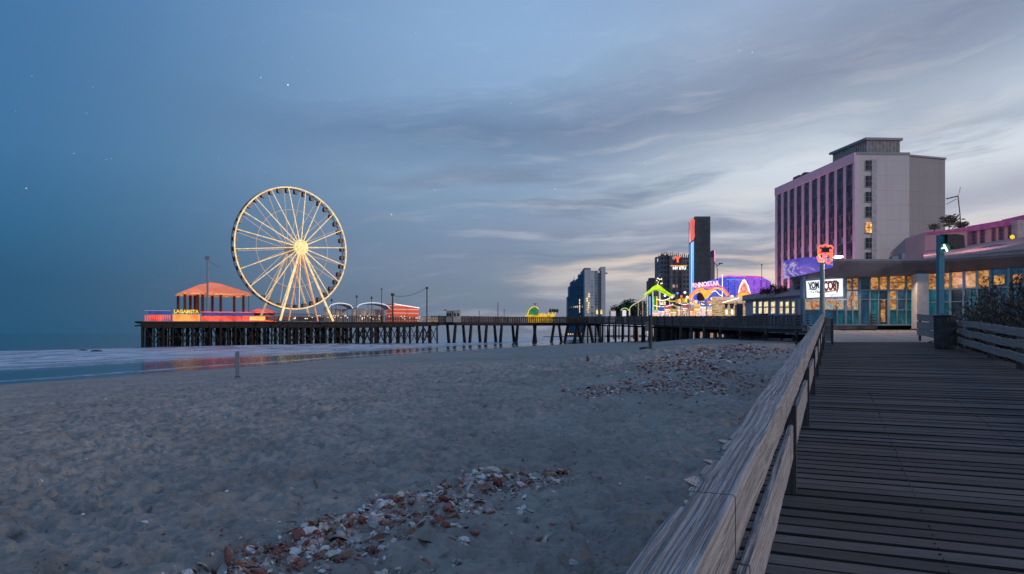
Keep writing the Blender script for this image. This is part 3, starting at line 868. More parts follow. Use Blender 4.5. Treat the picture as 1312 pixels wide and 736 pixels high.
# ------------------------------------------------------------------ the big wheel
def make_wheel():
    Y0 = 277.0; c0 = P(374.8, 318.8, Y0); Rw = 77.4/900*Y0
    phi = R(46); U = Vector((math.cos(phi), math.sin(phi), 0)); n = Vector((math.sin(phi), -math.cos(phi), 0)); Z = Vector((0, 0, 1))
    root = thing('observation_wheel', 'tall lit white observation wheel with glowing cream spokes and a bright round hub', 'ferris wheel', (c0.x, c0.y, 4.4))
    def pt(a, r, w): return c0+U*(r*math.cos(a))+Z*(r*math.sin(a))+n*w
    ring = lambda r, w, k=96: [pt(2*math.pi*i/k, r, w) for i in range(k)]
    WF, WB = 1.0, -1.7
    mb = MB(); mb.path(ring(Rw, WF), .27, 8, True); mb.build('front_rim', E['cream'], root)
    mb = MB(); mb.path(ring(Rw, WB), .20, 6, True); mb.build('rear_rim', mat('rear_rim', (.12, .08, .06), .5), root)
    mb = MB(); mb.path(ring(Rw*.64, WF-.4), .085, 6, True); mb.build('inner_ring', E['creamdim'], root)
    mb = MB(); mb.path(ring(Rw*.66, WB), .05, 6, True); mb.build('inner_ring', mat('ring_grey', (.3, .3, .32), .5), root)
    hf, hb = 7.2, -3.0
    # rim ties
    ns = 20; tm = mat('rim_tie', (.22, .18, .15), .5)
    for i in range(ns*2):
        a = 2*math.pi*i/(ns*2); mb = MB(); mb.tube(pt(a, Rw, WF), pt(a, Rw, WB), .08, n=5); mb.build('rim_tie', tm, root)
    for i in range(ns):
        a = 2*math.pi*(i+.30)/ns
        mb = MB(); mb.tube(pt(a, 2.0, hf-1.2), pt(a, Rw, WF), .20, .15, 6); mb.build('front_spoke', E['cream'], root)
        mb = MB(); mb.tube(pt(a+.02, 2.0, hb), pt(a+.02, Rw, WB), .12, .10, 6); mb.build('rear_spoke', E['creamdim'], root)
    # hub: wide drum with a bright disc
    mb = MB(); mb.tube(c0+n*hb, c0+n*(hf-1.0), 2.1, 2.1, 24); mb.build('hub_drum', M['white'], root)
    mb = MB(); mb.tube(c0+n*(hf-1.0), c0+n*(hf-.2), 3.0, 2.9, 24); mb.tube(c0+n*(hf-.2), c0+n*(hf+.15), 2.3, 1.9, 24); mb.build('hub_face', E['hub'], root)
    # cabins, hung inside the two rims
    cm = mat('cabin_dark', (.014, .012, .016), .35, .4, 1.0); gm = mat('cabin_glass', (.05, .05, .07), .1); cr_ = mat('cabin_red', (.16, .02, .015), .4)
    proto = None; k = 40
    for i in range(k):
        a = 2*math.pi*(i+.5)/k
        p = pt(a, Rw-.9 , (WF+WB)/2-.4)
        if p.z < 8.5: continue
        if proto is None:
            e = bpy.data.objects.new('cabin_body', None)
            mb = MB()
            prof = [(-.75, -2.2), (.75, -2.2), (1.0, -1.5), (1.0, -.5), (.7, .0), (-.7, .0), (-1.0, -.5), (-1.0, -1.5)]
            mb.sheet([(q[0], -.9, q[1]) for q in prof], (0, 1, 0), 1.8)
            proto = (mb.mesh('cabin', cm), None)
            g = MB(); g.lohi((-1.03, -.6, -1.35), (1.03, .6, -.6)); g.lohi((-.6, -.93, -1.35), (.6, .93, -.6)); gm_ = g.mesh('cabin_window', cr_)
            bpy.data.objects.remove(e)
        o = link('cabin', proto[0], root); o.location = p-root.location; o.rotation_euler = (0, 0, phi); o.location.z += .75; o.scale = (.82, .82, .82)
        w = link('window', gm_, o)
    # legs
    lm = E['cream']
    for s1, t_ in ((-1, hf-.6), (1, hf-.6), (-1, hb+.3), (1, hb+.3)):
        top = c0+n*t_; foot = c0+U*(11.2*s1)+n*(t_*1.5+(1.5 if t_ > 0 else -1.5)); foot.z = 4.7
        mb = MB(); mb.tube(top, foot, .34, .42, 8); mb.build('leg', lm if t_ > 0 else E['creamdim'], root)
    # extra front brace pair
    for s1 in (-1, 1):
        foot = c0+U*(6.2*s1)+n*(hf+1.4); foot.z = 4.7
        mb = MB(); mb.tube(c0+n*(hf-.9)-Z*1.5, foot, .24, .28, 8); mb.build('brace', emat('orange_brace_%s' % ('a' if s1 < 0 else 'b'), (1, .36, .16), .55, .5, 1), root)
    # station platform
    mb = MB(); q = c0+U*0; mb.box((q.x, q.y, 5.6), (24, 7, 1.4), rz=phi); mb.build('platform', mat('platform', (.12, .05, .04), .6), root)
    mb = MB(); mb.box((q.x, q.y, 7.6), (20, 5, .25), rz=phi); mb.build('platform_canopy', mat('canopy_red', (.28, .09, .06), .6), root)
make_wheel()

# ------------------------------------------------------------------ rest of the pier head
def tent(label, t0, t1, d, zb, zt, group):
    a = pp(t0, d, 4.6); root = thing('arched_tent', label, 'tent', a, group=group)
    L = FL*(t1-t0); k = 12; w = 6.0
    tentm = mat('tent_cloth', (.60, .62, .68), .55, .1)
    mb = MB(); vs = []; fs = []
    for j, dd in enumerate((0, w*.35, w)):
        for i in range(k+1):
            f = i/k; zz = zb+(zt-zb)*max(0, math.sin(math.pi*f))**.42 * (1 if j < 2 else .9)
            p = pp(t0+(t1-t0)*f, d+dd, zz); vs.append(p)
            vs.append(p-Vector((0, 0, .35)))
    m_ = 2*(k+1)
    for j in range(2):
        for i in range(k):
            a0 = j*m_+2*i; fs.append((a0, a0+2, a0+2+m_, a0+m_)); fs.append((a0+1, a0+1+m_, a0+3+m_, a0+3))
    for j in (0, 2):
        for i in range(k):
            a0 = j*m_+2*i; fs.append((a0, a0+1, a0+3, a0+2))
    mb.add(vs, fs); mb.build('canopy', tentm, root)
    mb = MB()
    pts = [pp(t0+(t1-t0)*i/k, d-.15, zb+(zt-zb)*max(0, math.sin(math.pi*i/k))**.42+.05) for i in range(k+1)]
    mb.path(pts, .06, 5); mb.build('bulb_string', E['cool'], root)
    for f in (0.02, .5, .98):
        for dd in (0.2, w-.2):
            p = pp(t0+(t1-t0)*f, d+dd, 0); mb = MB(); mb.tube((p.x, p.y, 4.6), (p.x, p.y, zb+(zt-zb)*max(0, math.sin(math.pi*f))**.42-.1), .1, n=6); mb.build('post', M['grey'], root)
    mb = MB(); a = pp(t0+.004, d+w, 0); b = pp(t1-.004, d+w, 0)
    mb.sheet([(a.x, a.y, 4.6), (b.x, b.y, 4.6), (b.x, b.y, zb-.1), (a.x, a.y, zb-.1)], BK, .1); mb.build('back_wall', patmat('tent_wall', [(0, (.03, .03, .04)), (.5, (.06, .06, .08)), (.62, (.5, .28, .12)), (.75, (.9, .6, .35))], .5, .9, (1, 1, .4), (.25, .25, .28), 3), root)
tent('white arched tent beside the right foot of the big wheel', .60, .688, 7, 10.3, 12.4, 'white arched tents on the pier')
tent('wider white arched tent next to the striped booth', .700, .828, 7, 10.5, 12.9, 'white arched tents on the pier')

def make_booth():
    a = pp(.84, 5, 4.75); root = thing('striped_booth', 'red and orange striped booth with a sloping roof on the pier', 'booth', a)
    t0, t1 = .836, .935; za, zb = 12.4, 10.9
    sm, T = new_mat('booth_stripes')
    g = T.node('ShaderNodeNewGeometry').outputs['Position']; Z_ = T.sep(g)[2]
    f = T.m('FRACT', T.m('MULTIPLY', T.m('SUBTRACT', Z_, 4.7), .62))
    cc = T.ramp(f, [(0, (.62, .07, .02)), (.38, (.75, .12, .03)), (.40, (.9, .45, .2)), (.55, (.85, .3, .1)), (.57, (.10, .09, .2)), (.72, (.12, .05, .08)), (.74, (.5, .05, .03))], 'CONSTANT')
    nn = T.noise(g, .8, 3); finish(sm, T, cc, .6, None, emis=cc, estr=.42)
    mb = MB(); A_, B_ = pp(t0, 5, 0), pp(t1, 5, 0); C_, D_ = pp(t1, 13, 0), pp(t0, 13, 0)
    mb.prism([(p.x, p.y) for p in (A_, B_, C_, D_)], 4.7, [za, zb, zb, za]); mb.build('wall', sm, root)
    mb = MB(); v = [pp(t0-.003, 4.6, za+.02), pp(t1+.003, 4.6, zb+.02), pp(t1+.003, 13.4, zb+.02), pp(t0-.003, 13.4, za+.02)]
    mb.sheet(v, (0, 0, 1), .35); mb.build('roof', M['white'], root)
    mb = MB(); mb.bar(pp(t0, 4.5, za+.1), pp(t1, 4.5, zb+.1), .2); mb.build('roof_lights', E['cool'], root)
make_booth()
r1, a1 = pole('utility_pole', 'thin dark pole above the arched tents', 489, 296, 371, 4.6, .16)
r2, a2 = pole('utility_pole', 'thick wooden pole at the left edge of the striped booth', 503, 292, 378, 4.6, .34, M['railwood'])
r3, a3 = pole('utility_pole', 'tall wooden pole holding the sagging cable, right of the striped booth', 547, 302, 369.5, 4.6, .28, M['railwood'])
mb = MB(); k = 14
mb.path([a2+Vector((0, 0, -.9))+(a3-a2)*(i/k)+Vector((0, 0, .6+(i/k)*.6-2.6*4*(i/k)*(1-i/k)*.62)) for i in range(k+1)], .09, 5)
o = mb.build('overhead_cable', M['dkgrey']); setp(o, 'dark cable sagging between the two wooden poles over the striped booth', 'cable')
for px, yt, lab in ((425, 386, 'small dark lamp just left of the first white tent'), (457, 381.5, 'small dark lamp between the two white tents'), (476, 383, 'small dark lamp over the middle of the wider white tent')):
    rr, aa = pole('deck_lamp', lab, px, 292, yt, 4.6, .12, cat='lamp post')
    mb = MB(); mb.tube(aa, aa+Vector((0, 0, 1.1)), .55, .12, 8); mb.build('lamp_shade', M['dkgrey'], rr)

def make_kiosk():
    a = P(581, 411, 312); a.z = 4.8; root = thing('food_kiosk', 'small pale boxy kiosk standing where the pier head narrows', 'kiosk', a)
    mb = MB(); mb.lohi((a.x-3.0, a.y-2, 4.8), (a.x-.2, a.y+2, 9.9)); mb.build('wall', mat('kiosk_wall', (.25, .22, .20), .7), root)
    mb = MB(); mb.lohi((a.x+.1, a.y-2.2, 4.8), (a.x+3.1, a.y+2, 10.2)); mb.build('wall', mat('kiosk_wall_light', (.42, .36, .30), .7), root)
    for x_ in (-2.4, -1.1, .8, 2.2):
        mb = MB(); mb.lohi((a.x+x_-.35, a.y-2.26, 7.4), (a.x+x_+.35, a.y-2.2 if x_ > 0 else a.y-2.0, 8.8)); mb.build('window', M['black'], root)
    mb = MB(); mb.lohi((a.x-4.2, a.y-1, 10.0), (a.x-3.1, a.y, 10.4)); mb.build('vent', M['dkgrey'], root)
make_kiosk()

# ------------------------------------------------------------------ the open middle stretch of the pier and the near walkway
path_pts = [(-31.8, 309, 4.85), (-14, 325, 4.9), (4, 338, 4.95), (22, 338, 4.95), (33.5, 312, 4.6), (38.5, 255, 3.72), (37.8, 185, 2.5), (33.6, 135, 1.66), (30, 95, 1.0), (27.5, 72, .70), (25.4, 60.2, .60)]
def catmull(pts, n=8):
    out = []; P_ = [Vector(p) for p in pts]
    for i in range(len(P_)-1):
        a = P_[max(0, i-1)]; b = P_[i]; c = P_[i+1]; d = P_[min(len(P_)-1, i+2)]
        for k in range(n):
            t = k/n
            out.append(.5*((2*b)+(-a+c)*t+(2*a-5*b+4*c-d)*t*t+(-a+3*b-3*c+d)*t**3))
    out.append(P_[-1]); return out
def resample(pts, step):
    out = [pts[0]]; acc = 0
    for i in range(len(pts)-1):
        a, b = pts[i], pts[i+1]; L = (b-a).length; t = step-acc
        while t <= L: out.append(a+(b-a)*(t/L)); t += step
        acc = (acc+L) % step
    return out
CP = catmull(path_pts)
def side(pts, i):
    d = (pts[min(i+1, len(pts)-1)]-pts[max(0, i-1)]); d.z = 0; d.normalize(); return Vector((-d.y, d.x, 0))
def strip(pts, o0, o1, z0, z1, mbx):
    """ribbon following pts between lateral offsets o0,o1 (left +) and heights"""
    n = len(pts); vs = []; fs = []
    for i, p in enumerate(pts):
        s_ = side(pts, i)
        for o_, zz in ((o0, z0), (o1, z0), (o1, z1), (o0, z1)):
            q = p+s_*o_; vs.append((q.x, q.y, p.z+zz))
    for i in range(n-1):
        for j in range(4): fs.append((i*4+j, i*4+(j+1) % 4, (i+1)*4+(j+1) % 4, (i+1)*4+j))
    fs += [(0, 3, 2, 1), (n*4-4, n*4-3, n*4-2, n*4-1)]
    mbx.add(vs, fs)
def rh(p): return 1.05+ (min(max((p.y-60)/270, 0), 1))**.9*1.9
def make_walk(label, name, pts, w, bent, matw, matr, seed, rows=2, wleft=None):
    # the sea/beach side (towards the camera) is offset +: path runs left->right then towards the camera
    r = random.Random(seed)
    root = thing(name, label, 'pier', (pts[0].x, pts[0].y, SEA))
    mb = MB(); strip(pts, .0, w, -.55 if seed == 1 else -.28, 0, mb); mb.build('deck', matw, root)
    mb = MB()
    for o_ in (.25, w/2, w-.25): strip(pts, o_-.14, o_+.14, -1.35 if seed == 1 else -.62, -.56 if seed == 1 else -.29, mb)
    mb.build('girders', M['pierwood'], root)
    # railings: three horizontal boards, both sides
    for o_ in (.05, w-.15):
        for f in ((.97, .13), (.74, .12), (.52, .12), (.30, .12), (.08, .10)):
            q = MB(); n = len(pts); vs = []; fs = []
            for i, p in enumerate(pts):
                s_ = side(pts, i); h = rh(p)
                for oo, zz in ((o_, h*f[0]-h*f[1]), (o_+.08, h*f[0]-h*f[1]), (o_+.08, h*f[0]), (o_, h*f[0])):
                    v = p+s_*oo; vs.append((v.x, v.y, p.z+zz))
            for i in range(n-1):
                for j in range(4): fs.append((i*4+j, i*4+(j+1) % 4, (i+1)*4+(j+1) % 4, (i+1)*4+j))
            fs += [(0, 3, 2, 1), (n*4-4, n*4-3, n*4-2, n*4-1)]
            q.add(vs, fs); q.build('rail_board', matr, root)
    ps = resample(pts, 1.0 if seed == 1 else 1.6); pm = MB()
    for i, p in enumerate(ps):
        s_ = side(ps, i)
        for o_ in (.17, w-.05):
            v = p+s_*o_; k_ = .20 if seed == 1 else (.11 if p.y > 110 else .05); pm.lohi((v.x-k_, v.y-k_, p.z-.3), (v.x+k_, v.y+k_, p.z+rh(p)*(1.02 if i % 4 == 0 else .93)))
    o = pm.build('rail_posts', matr, root); o['kind'] = 'stuff'
    bs = resample(pts, bent)
    for i, p in enumerate(bs):
        if i == 0 and seed == 1: continue
        s_ = side(bs, i)
        cb = MB(); cb.bar(p+s_*(-.2)+Vector((0, 0, -1.15)), p+s_*(w+.2)+Vector((0, 0, -1.15)), .35, .4); cb.build('cap_beam', M['pierwood'], root)
        for k in range(rows):
            f = k/(rows-1); o_ = .2+(w-.4)*f; bat = (f-.5)*2
            top = p+s_*o_+Vector((0, 0, -.95 if (seed == 1 or k) else rh(p)*.9)); foot = p+s_*(o_+bat*(.75 if seed == 1 else .12))
            d = (ps[1]-ps[0]).normalized() if seed == 1 else Vector((0, 0, 0))
            foot = foot+ (d*(1.8 if k else -1.8) if seed == 1 else Vector((0, 0, 0)))
            g = min(float(ground(foot.x, foot.y)), SEA+3)-1.2
            rad = .62 if seed == 1 else (.30 if top.y > 110 else .17)
            mb = MB(); mb.tube((foot.x, foot.y, g), top, rad*1.25, rad, 8, False); mb.build('pile', M['pile'] if top.y > 150 else matw, root)
    return root
i_split = 8*4
make_walk('open middle stretch of the pier on widely spaced leaning leg pairs', 'pier_walkway', CP[:i_split+1], 6.5, 9.0, M['pierwood'], M['railwood'], 1)
make_walk('timber boardwalk on stilts curving from the pier to the plaza beside the handrail', 'raised_walkway', CP[i_split:], 5.5, 13.0, M['trestle'], M['trestle'], 2, 2)

# ------------------------------------------------------------------ glass pavilion at the end of the boardwalk
BZ = .66
def teal_glass(name, c):
    m, T = new_mat(name)
    g = T.node('ShaderNodeTexCoord').outputs['Object']
    n = T.noise(T.mapping(g, (1, 1, .6)), 1.1, 5, .65, .4)
    cc = T.mix(T.step(n, .4, .7), tuple(k*.35 for k in c), c)
    return finish(m, T, cc, .12, T.noise(g, .7, 2), .05, .02, emis=cc, estr=.20)
G_t = teal_glass('teal_window_glass', (.02, .20, .26))
G_b = teal_glass('blue_window_glass', (.03, .13, .24))
G_d = teal_glass('dark_window_glass', (.02, .05, .07))
def lit_glass(name, s, sc, seed):
    m, T = new_mat(name)
    g = T.node('ShaderNodeTexCoord').outputs['Object']
    n = T.noise(T.mapping(g, (1.3, 1.3, 1.9)), sc, 5, .72, .8)
    cc = T.ramp(n, [(0, (.02, .015, .01)), (.40, (.10, .04, .012)), (.50, (.60, .24, .05)), (.60, (1, .50, .12)), (.8, (1, .75, .35))])
    return finish(m, T, (.02, .02, .02), .15, None, emis=cc, estr=s)
G_w = lit_glass('lit_amber_window', .44, 1.6, 0)
G_w2 = lit_glass('lit_gold_window', .42, 1.3, 1)
G_shop = patmat('shop_display', [(0, (.01, .02, .03)), (.36, (.03, .10, .15)), (.45, (.5, .10, .04)), (.52, (.8, .5, .15)), (.57, (.05, .25, .35)), (.66, (.5, .6, .7)), (.8, (.9, .45, .2))], .7, 1.7, (1.5, 1.5, .6), detail=5, dist=1.2)

def on_line(px, a, b):
    """where the sight line of a pixel column meets the wall line a-b (plan view)"""
    k = (px-CX)/F; dx, dy = b[0]-a[0], b[1]-a[1]
    t = (k*a[1]-a[0])/(dx-k*dy); return (a[0]+dx*t, a[1]+dy*t)

def make_glass_pavilion():
    WL = (P(1024, 0, 61.0).x, 61.0); WM = (P(1176, 0, 60.6).x, 60.6); WR = (46.2, 47.5)
    WB = (27.0, 74.0)
    root = thing('glass_pavilion', 'low glass fronted building with teal windows and a curved flat roof closing the boardwalk', 'building', (34, 61, BZ))
    # roof slab with a slanted fascia; thicker at the left corner
    fr = [(30.5, 76), (26.2, 66), (24.0, 62), (25.0, 60.3), (28.0, 59.7), (33, 59.5), (35.0, 59.0), (37.5, 56.2), (41.2, 51.6), (46.5, 45.6), (60, 45), (62, 78)]
    zt = [6.25, 6.25, 6.25, 6.25, 6.25, 6.2, 6.2, 6.2, 6.15, 6.1, 6.1, 6.2]
    zb = [4.7, 4.55, 4.45, 4.5, 4.75, 4.95, 5.05, 5.1, 5.15, 5.2, 5.2, 5.0]
    n = len(fr); ctr = Vector((44, 66, 0)); vs = []
    for i, (a, b) in enumerate(fr):
        v = (Vector((a, b, 0))-ctr).normalized(); k = .9 if 0 < i < 10 else 0
        vs.append((a-v.x*k, b-v.y*k, zb[i]))
    for i, (a, b) in enumerate(fr): vs.append((a, b, zt[i]-.28))
    for i, (a, b) in enumerate(fr): vs.append((a, b, zt[i]-.10))
    fs = []
    for k in range(2):
        for i in range(n): fs.append((k*n+i, k*n+(i+1) % n, (k+1)*n+(i+1) % n, (k+1)*n+i))
    fs += [tuple(reversed(range(n)))]
    mb = MB(); mb.add(vs, fs); mb.build('roof_fascia', M['fascia'], root)
    # roof edge (light coping) and the roof surface
    mb = MB(); vs = []
    for i, (a, b) in enumerate(fr):
        v = (Vector((a, b, 0))-ctr).normalized(); vs.append((a+v.x*.07, b+v.y*.07, zt[i]-.10))
    for i, (a, b) in enumerate(fr):
        v = (Vector((a, b, 0))-ctr).normalized(); vs.append((a+v.x*.07, b+v.y*.07, zt[i]+.06))
    fs = [(i, (i+1) % n, n+(i+1) % n, n+i) for i in range(n)]+[tuple(range(n, 2*n)), tuple(reversed(range(n)))]
    mb.add(vs, fs); mb.build('coping', M['grey'], root)
    # blue underglow strip of the fascia at the left corner (painted panel)
    # walls behind glass
    core = [(26.2, 62.2), (35.6, 61.8), (38.2, 58.8), (47.5, 48.4), (60, 47), (60, 76), (32, 76)]
    mb = MB(); mb.prism(core, BZ-.5, 4.9); mb.build('inner_wall', mat('interior_dark', (.03, .035, .04), .8), root)
    fm = M['bluem']
    # front windows, left part.  columns measured along the facade
    cols = [1030, 1052, 1064, 1072, 1083, 1101, 1114, 1138, 1160.6, 1173]
    rows = [BZ+.06, BZ+1.35, 2.32, 3.62, 3.78, 4.88]
    def mull(px, a, b, w=.16, z0=BZ, z1=4.95, m=fm, name='mullion'):
        x_, y_ = on_line(px, a, b); mb = MB(); ang = math.atan2(b[1]-a[1], b[0]-a[0])
        mb.box((x_, y_, (z0+z1)/2), (w, .22, z1-z0), rz=ang); mb.build(name, m, root)
    def pane(p0, p1, z0, z1, a, b, m, inset=.06):
        A_ = Vector((*on_line(p0, a, b), 0)); B_ = Vector((*on_line(p1, a, b), 0)); d = (B_-A_).normalized(); nn = Vector((-d.y, d.x, 0))
        A_ += nn*inset; B_ += nn*inset
        mb = MB(); mb.sheet([(A_.x, A_.y, z0), (B_.x, B_.y, z0), (B_.x, B_.y, z1), (A_.x, A_.y, z1)], nn, .04)
        return mb.build('window_pane', m, root)
    def rail(p0, p1, z_, a, b, h=.10, d_=.20):
        A_ = Vector((*on_line(p0, a, b), z_)); B_ = Vector((*on_line(p1, a, b), z_))
        mb = MB(); mb.bar(A_, B_, d_, h); mb.build('transom', fm, root)
    for px in (1030, 1083, 1101, 1114, 1138, 1160.6, 1173): mull(px, WL, WM, .20 if px in (1083, 1101, 1138) else .13)
    for px in (1072, 1092): mull(px, WL, WM, .11, z1=2.3)
    for zz in (BZ+.05, 3.70): rail(1028, 1174, zz, WL, WM, .13, .24)
    # transom lights
    for p0, p1, m in ((1083, 1101, G_w), (1101, 1114, G_d), (1114, 1138, G_w), (1138, 1160.6, G_w2), (1160.6, 1173, G_w2)):
        pane(p0+.5, p1-.5, 3.78, 4.92, WL, WM, m)
    rail(1083, 1101, 4.35, WL, WM, .06); rail(1138, 1173, 4.35, WL, WM, .06); mull(1092, WL, WM, .08, 3.75, 4.92); mull(1126, WL, WM, .08, 3.75, 4.92)
    # lower glazing
    for p0, p1 in ((1030, 1052), (1052, 1072), (1072, 1083), (1083, 1092), (1092, 1101)):
        pane(p0+.4, p1-.4, 2.05, 3.0 if p0 < 1083 else 3.63, WL, WM, G_shop)
        pane(p0+.4, p1-.4, BZ+.1, 1.95, WL, WM, G_b if p0 < 1070 else G_t)
    rail(1030, 1101, 2.0, WL, WM, .09)
    pane(1101.4, 1113.6, BZ+.1, 3.63, WL, WM, G_b); rail(1101, 1114, 2.9, WL, WM, .07)
    pane(1114.4, 1124.5, BZ+.1, 3.63, WL, WM, G_t); pane(1125.5, 1137.6, BZ+.1, 3.63, WL, WM, G_d)
    pane(1129, 1134.5, BZ+.3, 2.9, WL, WM, G_w2, .03); mull(1125, WL, WM, .10, z1=3.65)
    pane(1138.4, 1149, 2.05, 3.63, WL, WM, G_w2, .05); pane(1149, 1160.2, 2.05, 3.63, WL, WM, G_b); pane(1138.4, 1160.2, BZ+.1, 1.98, WL, WM, G_t)
    pane(1161, 1172.6, BZ+.1, 3.63, WL, WM, G_t); mull(1149, WL, WM, .08, z1=3.65)
    rail(1114, 1173, 2.9, WL, WM, .07); rail(1138, 1173, 2.0, WL, WM, .07)
    # spandrel above the sign
    A_ = on_line(1028, WL, WM); B_ = on_line(1083, WL, WM)
    mb = MB(); mb.prism([A_, B_, (B_[0], B_[1]+.5), (A_[0], A_[1]+.5)], 3.0, 4.95); mb.build('sign_wall', fm, root)
    # left return
    mb = MB(); mb.prism([(25.3, 61.2), (25.9, 61.05), (31.9, 75), (31.3, 75)], BZ-.5, 4.9); mb.build('side_wall', mat('side_wall', (.22, .22, .27), .7), root)
    # white column
    a = on_line(1180.5, (0, 59.6), (60, 59.6)); mb = MB(); mb.lohi((a[0]-.50, 59.35, BZ-.3), (a[0]+.50, 60.2, 5.02)); mb.build('column', mat('column_paint', (.46, .45, .46), .6, .12), root)
    # right facade towards the viewer
    Ra = (a[0]+.45, 59.9); Rb = WR
    rcols = [1188, 1201, 1218, 1235, 1252, 1269, 1293, 1316, 1340]
    top = lambda px: 5.02+(px-1188)/160*.16
    for px in rcols: mull(px, Ra, Rb, .17, BZ-.4, top(px))
    rr = random.Random(9)
    for i in range(len(rcols)-1):
        p0, p1 = rcols[i]+.4, rcols[i+1]-.4
        m = [G_w2, G_w, G_w, G_w, G_w, G_b, G_b, G_b][i]
        pane(p0, p1, 3.72, top(p0)-.02, Ra, Rb, m)
        pane(p0, p1, BZ-.3, 3.58, Ra, Rb, [G_t, G_t, G_d, G_t, G_d, G_b, G_b, G_t][i])
        if i in (1, 3, 5): 
            mm = (p0+p1)/2; mull(mm, Ra, Rb, .09, BZ-.3, 3.6)
        if i >= 5: pane(p0+4, p1-6, 3.85, 4.6, Ra, Rb, G_w2, .03)
    rail(1188, 1340, 3.65, Ra, Rb, .14, .24); rail(1188, 1252, 2.6, Ra, Rb, .07); rail(1188, 1340, 1.0, Ra, Rb, .1)
    # roof clutter
    for px, w, h in ((1145.5, .55, .5), (1156, .28, .75), (1063, .3, .3)):
        q = P(px, 0, 62); mb = MB(); mb.lohi((q.x-w/2, 61.8, 6.26), (q.x+w/2, 62.3, 6.26+h)); mb.build('roof_vent', M['grey'], root)
    # lit purple banner screen wrapped round the fascia corner
    m = patmat('fascia_screen', [(0, (.03, .04, .45)), (.40, (.12, .10, .75)), (.50, (.30, .16, .85)), (.56, (.85, .8, 1.0)), (.62, (.16, .14, .75)), (1, (.10, .2, .8))], .5, .45, (1, 1, 2.2), detail=4, dist=1.5)
    mb = MB(); pts = [(25.0, 64.0), (23.9, 62), (24.7, 60.15), (26.1, 59.85), (27.2, 59.62)]; n = len(pts)
    zz0 = [4.85, 4.8, 4.95, 5.25, 5.6]; zz1 = [6.4, 6.35, 6.45, 6.5, 6.45]
    vs = [(p[0], p[1], zz0[i]) for i, p in enumerate(pts)]+[(p[0], p[1], zz1[i]) for i, p in enumerate(pts)]+[(p[0]+.08, p[1]+.1, zz0[i]) for i, p in enumerate(pts)]+[(p[0]+.08, p[1]+.1, zz1[i]) for i, p in enumerate(pts)]
    fs = [(i, i+1, n+i+1, n+i) for i in range(n-1)]+[(2*n+i+1, 2*n+i, 3*n+i, 3*n+i+1) for i in range(n-1)]+[(n+i, n+i+1, 3*n+i+1, 3*n+i) for i in range(n-1)]+[(i+1, i, 2*n+i, 2*n+i+1) for i in range(n-1)]+[(0, n, 3*n, 2*n), (n-1, 3*n-1, 4*n-1, 2*n-1)]
    mb.add(vs, fs); s_ = mb.build('fascia_screen', m, root)
    # interior light spilling onto the plaza
    for px, e_, c in ((1090, 40, (1, .72, .5)), (1150, 60, (1, .7, .45)), (1240, 25, (1, .65, .4))):
        ld = bpy.data.lights.new('interior_glow', 'AREA'); ld.energy = e_*2.2; ld.size = 3; ld.size_y = 1.2; ld.shape = 'RECTANGLE'; ld.color = c
        lo = bpy.data.objects.new('interior_glow', ld); C.objects.link(lo); q = P(px, 0, 59.0 if px < 1200 else 54.5); lo.location = (q.x, q.y, 4.6); lo.rotation_euler = (R(-30), 0, 0); lo.parent = root; lo.location -= root.location
make_glass_pavilion()

# lit sign on the facade
def make_sign():
    a = P(1031.5, 359.5, 60.3); b = P(1080.5, 355.5, 60.25); c = P(1080.5, 380.8, 60.25); d = P(1032.5, 383, 60.3)
    root = thing('lit_sign', 'bright white backlit sign with black and red swirly lettering mounted on the pavilion front', 'sign', (d+c)/2)
    mb = MB(); mb.sheet([d, c, b, a], (0, 1, 0), .16); mb.build('panel', E['white'], root)
    fm = M['bluem']; mb = MB()
    for p, q in ((a, b), (b, c), (c, d), (d, a)): mb.bar(p+Vector((0, -.02, 0)), q+Vector((0, -.02, 0)), .10, .14)
    mb.build('frame', fm, root)
    mb = MB(); mb.bar(d+Vector((0, -.3, -.22)), c+Vector((0, -.3, -.22)), .5, .10); mb.build('light_shelf', M['white'], root)
    X = (b-a).normalized(); mid = (a+c)/2
    def at(u, v): return P(1026+u*60/1162, 350+v*38/736, 60.2)
    def blob(name, us, m, r=.05, closed=False):
        mb = MB(); mb.path([at(*p) for p in us], r, 6, closed); return mb.build(name, m, root)
    bk = mat('sign_black', (.015, .012, .02), .5); rd = mat('sign_red', (.30, .01, .005), .5); gd = mat('sign_gold', (.45, .25, .04), .5); br = mat('sign_brown', (.10, .03, .02), .5)
    w1 = text_mb('VOM', .80, .02, frame(at(325, 315), X), .03, .50); w1.build('lettering', bk, root)
    blob('flourish', [(205, 260), (235, 370), (290, 415), (350, 415), (395, 370)], bk, .05)
    for i, (u, v) in enumerate(((225, 410), (255, 470), (305, 485), (365, 468), (400, 430))):
        blob('drip', [(u, v-14), (u+6, v+10)], bk, .045)
    blob('gold_band', [(400, 470), (470, 480), (600, 475), (780, 445), (880, 435), (925, 390), (935, 240), (900, 215)], gd, .06)
    blob('outline', [(600, 400), (625, 460), (700, 455), (860, 440), (915, 400), (930, 300), (925, 225), (880, 205)], br, .05)
    w2 = text_mb('CO8)', 1.08, .02, frame(at(745, 325), X), .05, .50); w2.build('lettering', rd, root)
    blob('outline', [(640, 250), (660, 215), (760, 215), (850, 210)], rd, .05)
    blob('small_mark', [(740, 510), (745, 560), (770, 572)], mat('sign_mark', (.3, .3, .45), .5), .025)
    w3 = text_mb('ware', .30, .02, frame(at(850, 535), X), 0); w3.build('small_print', mat('sign_pale', (.5, .5, .6), .5), root)
make_sign()

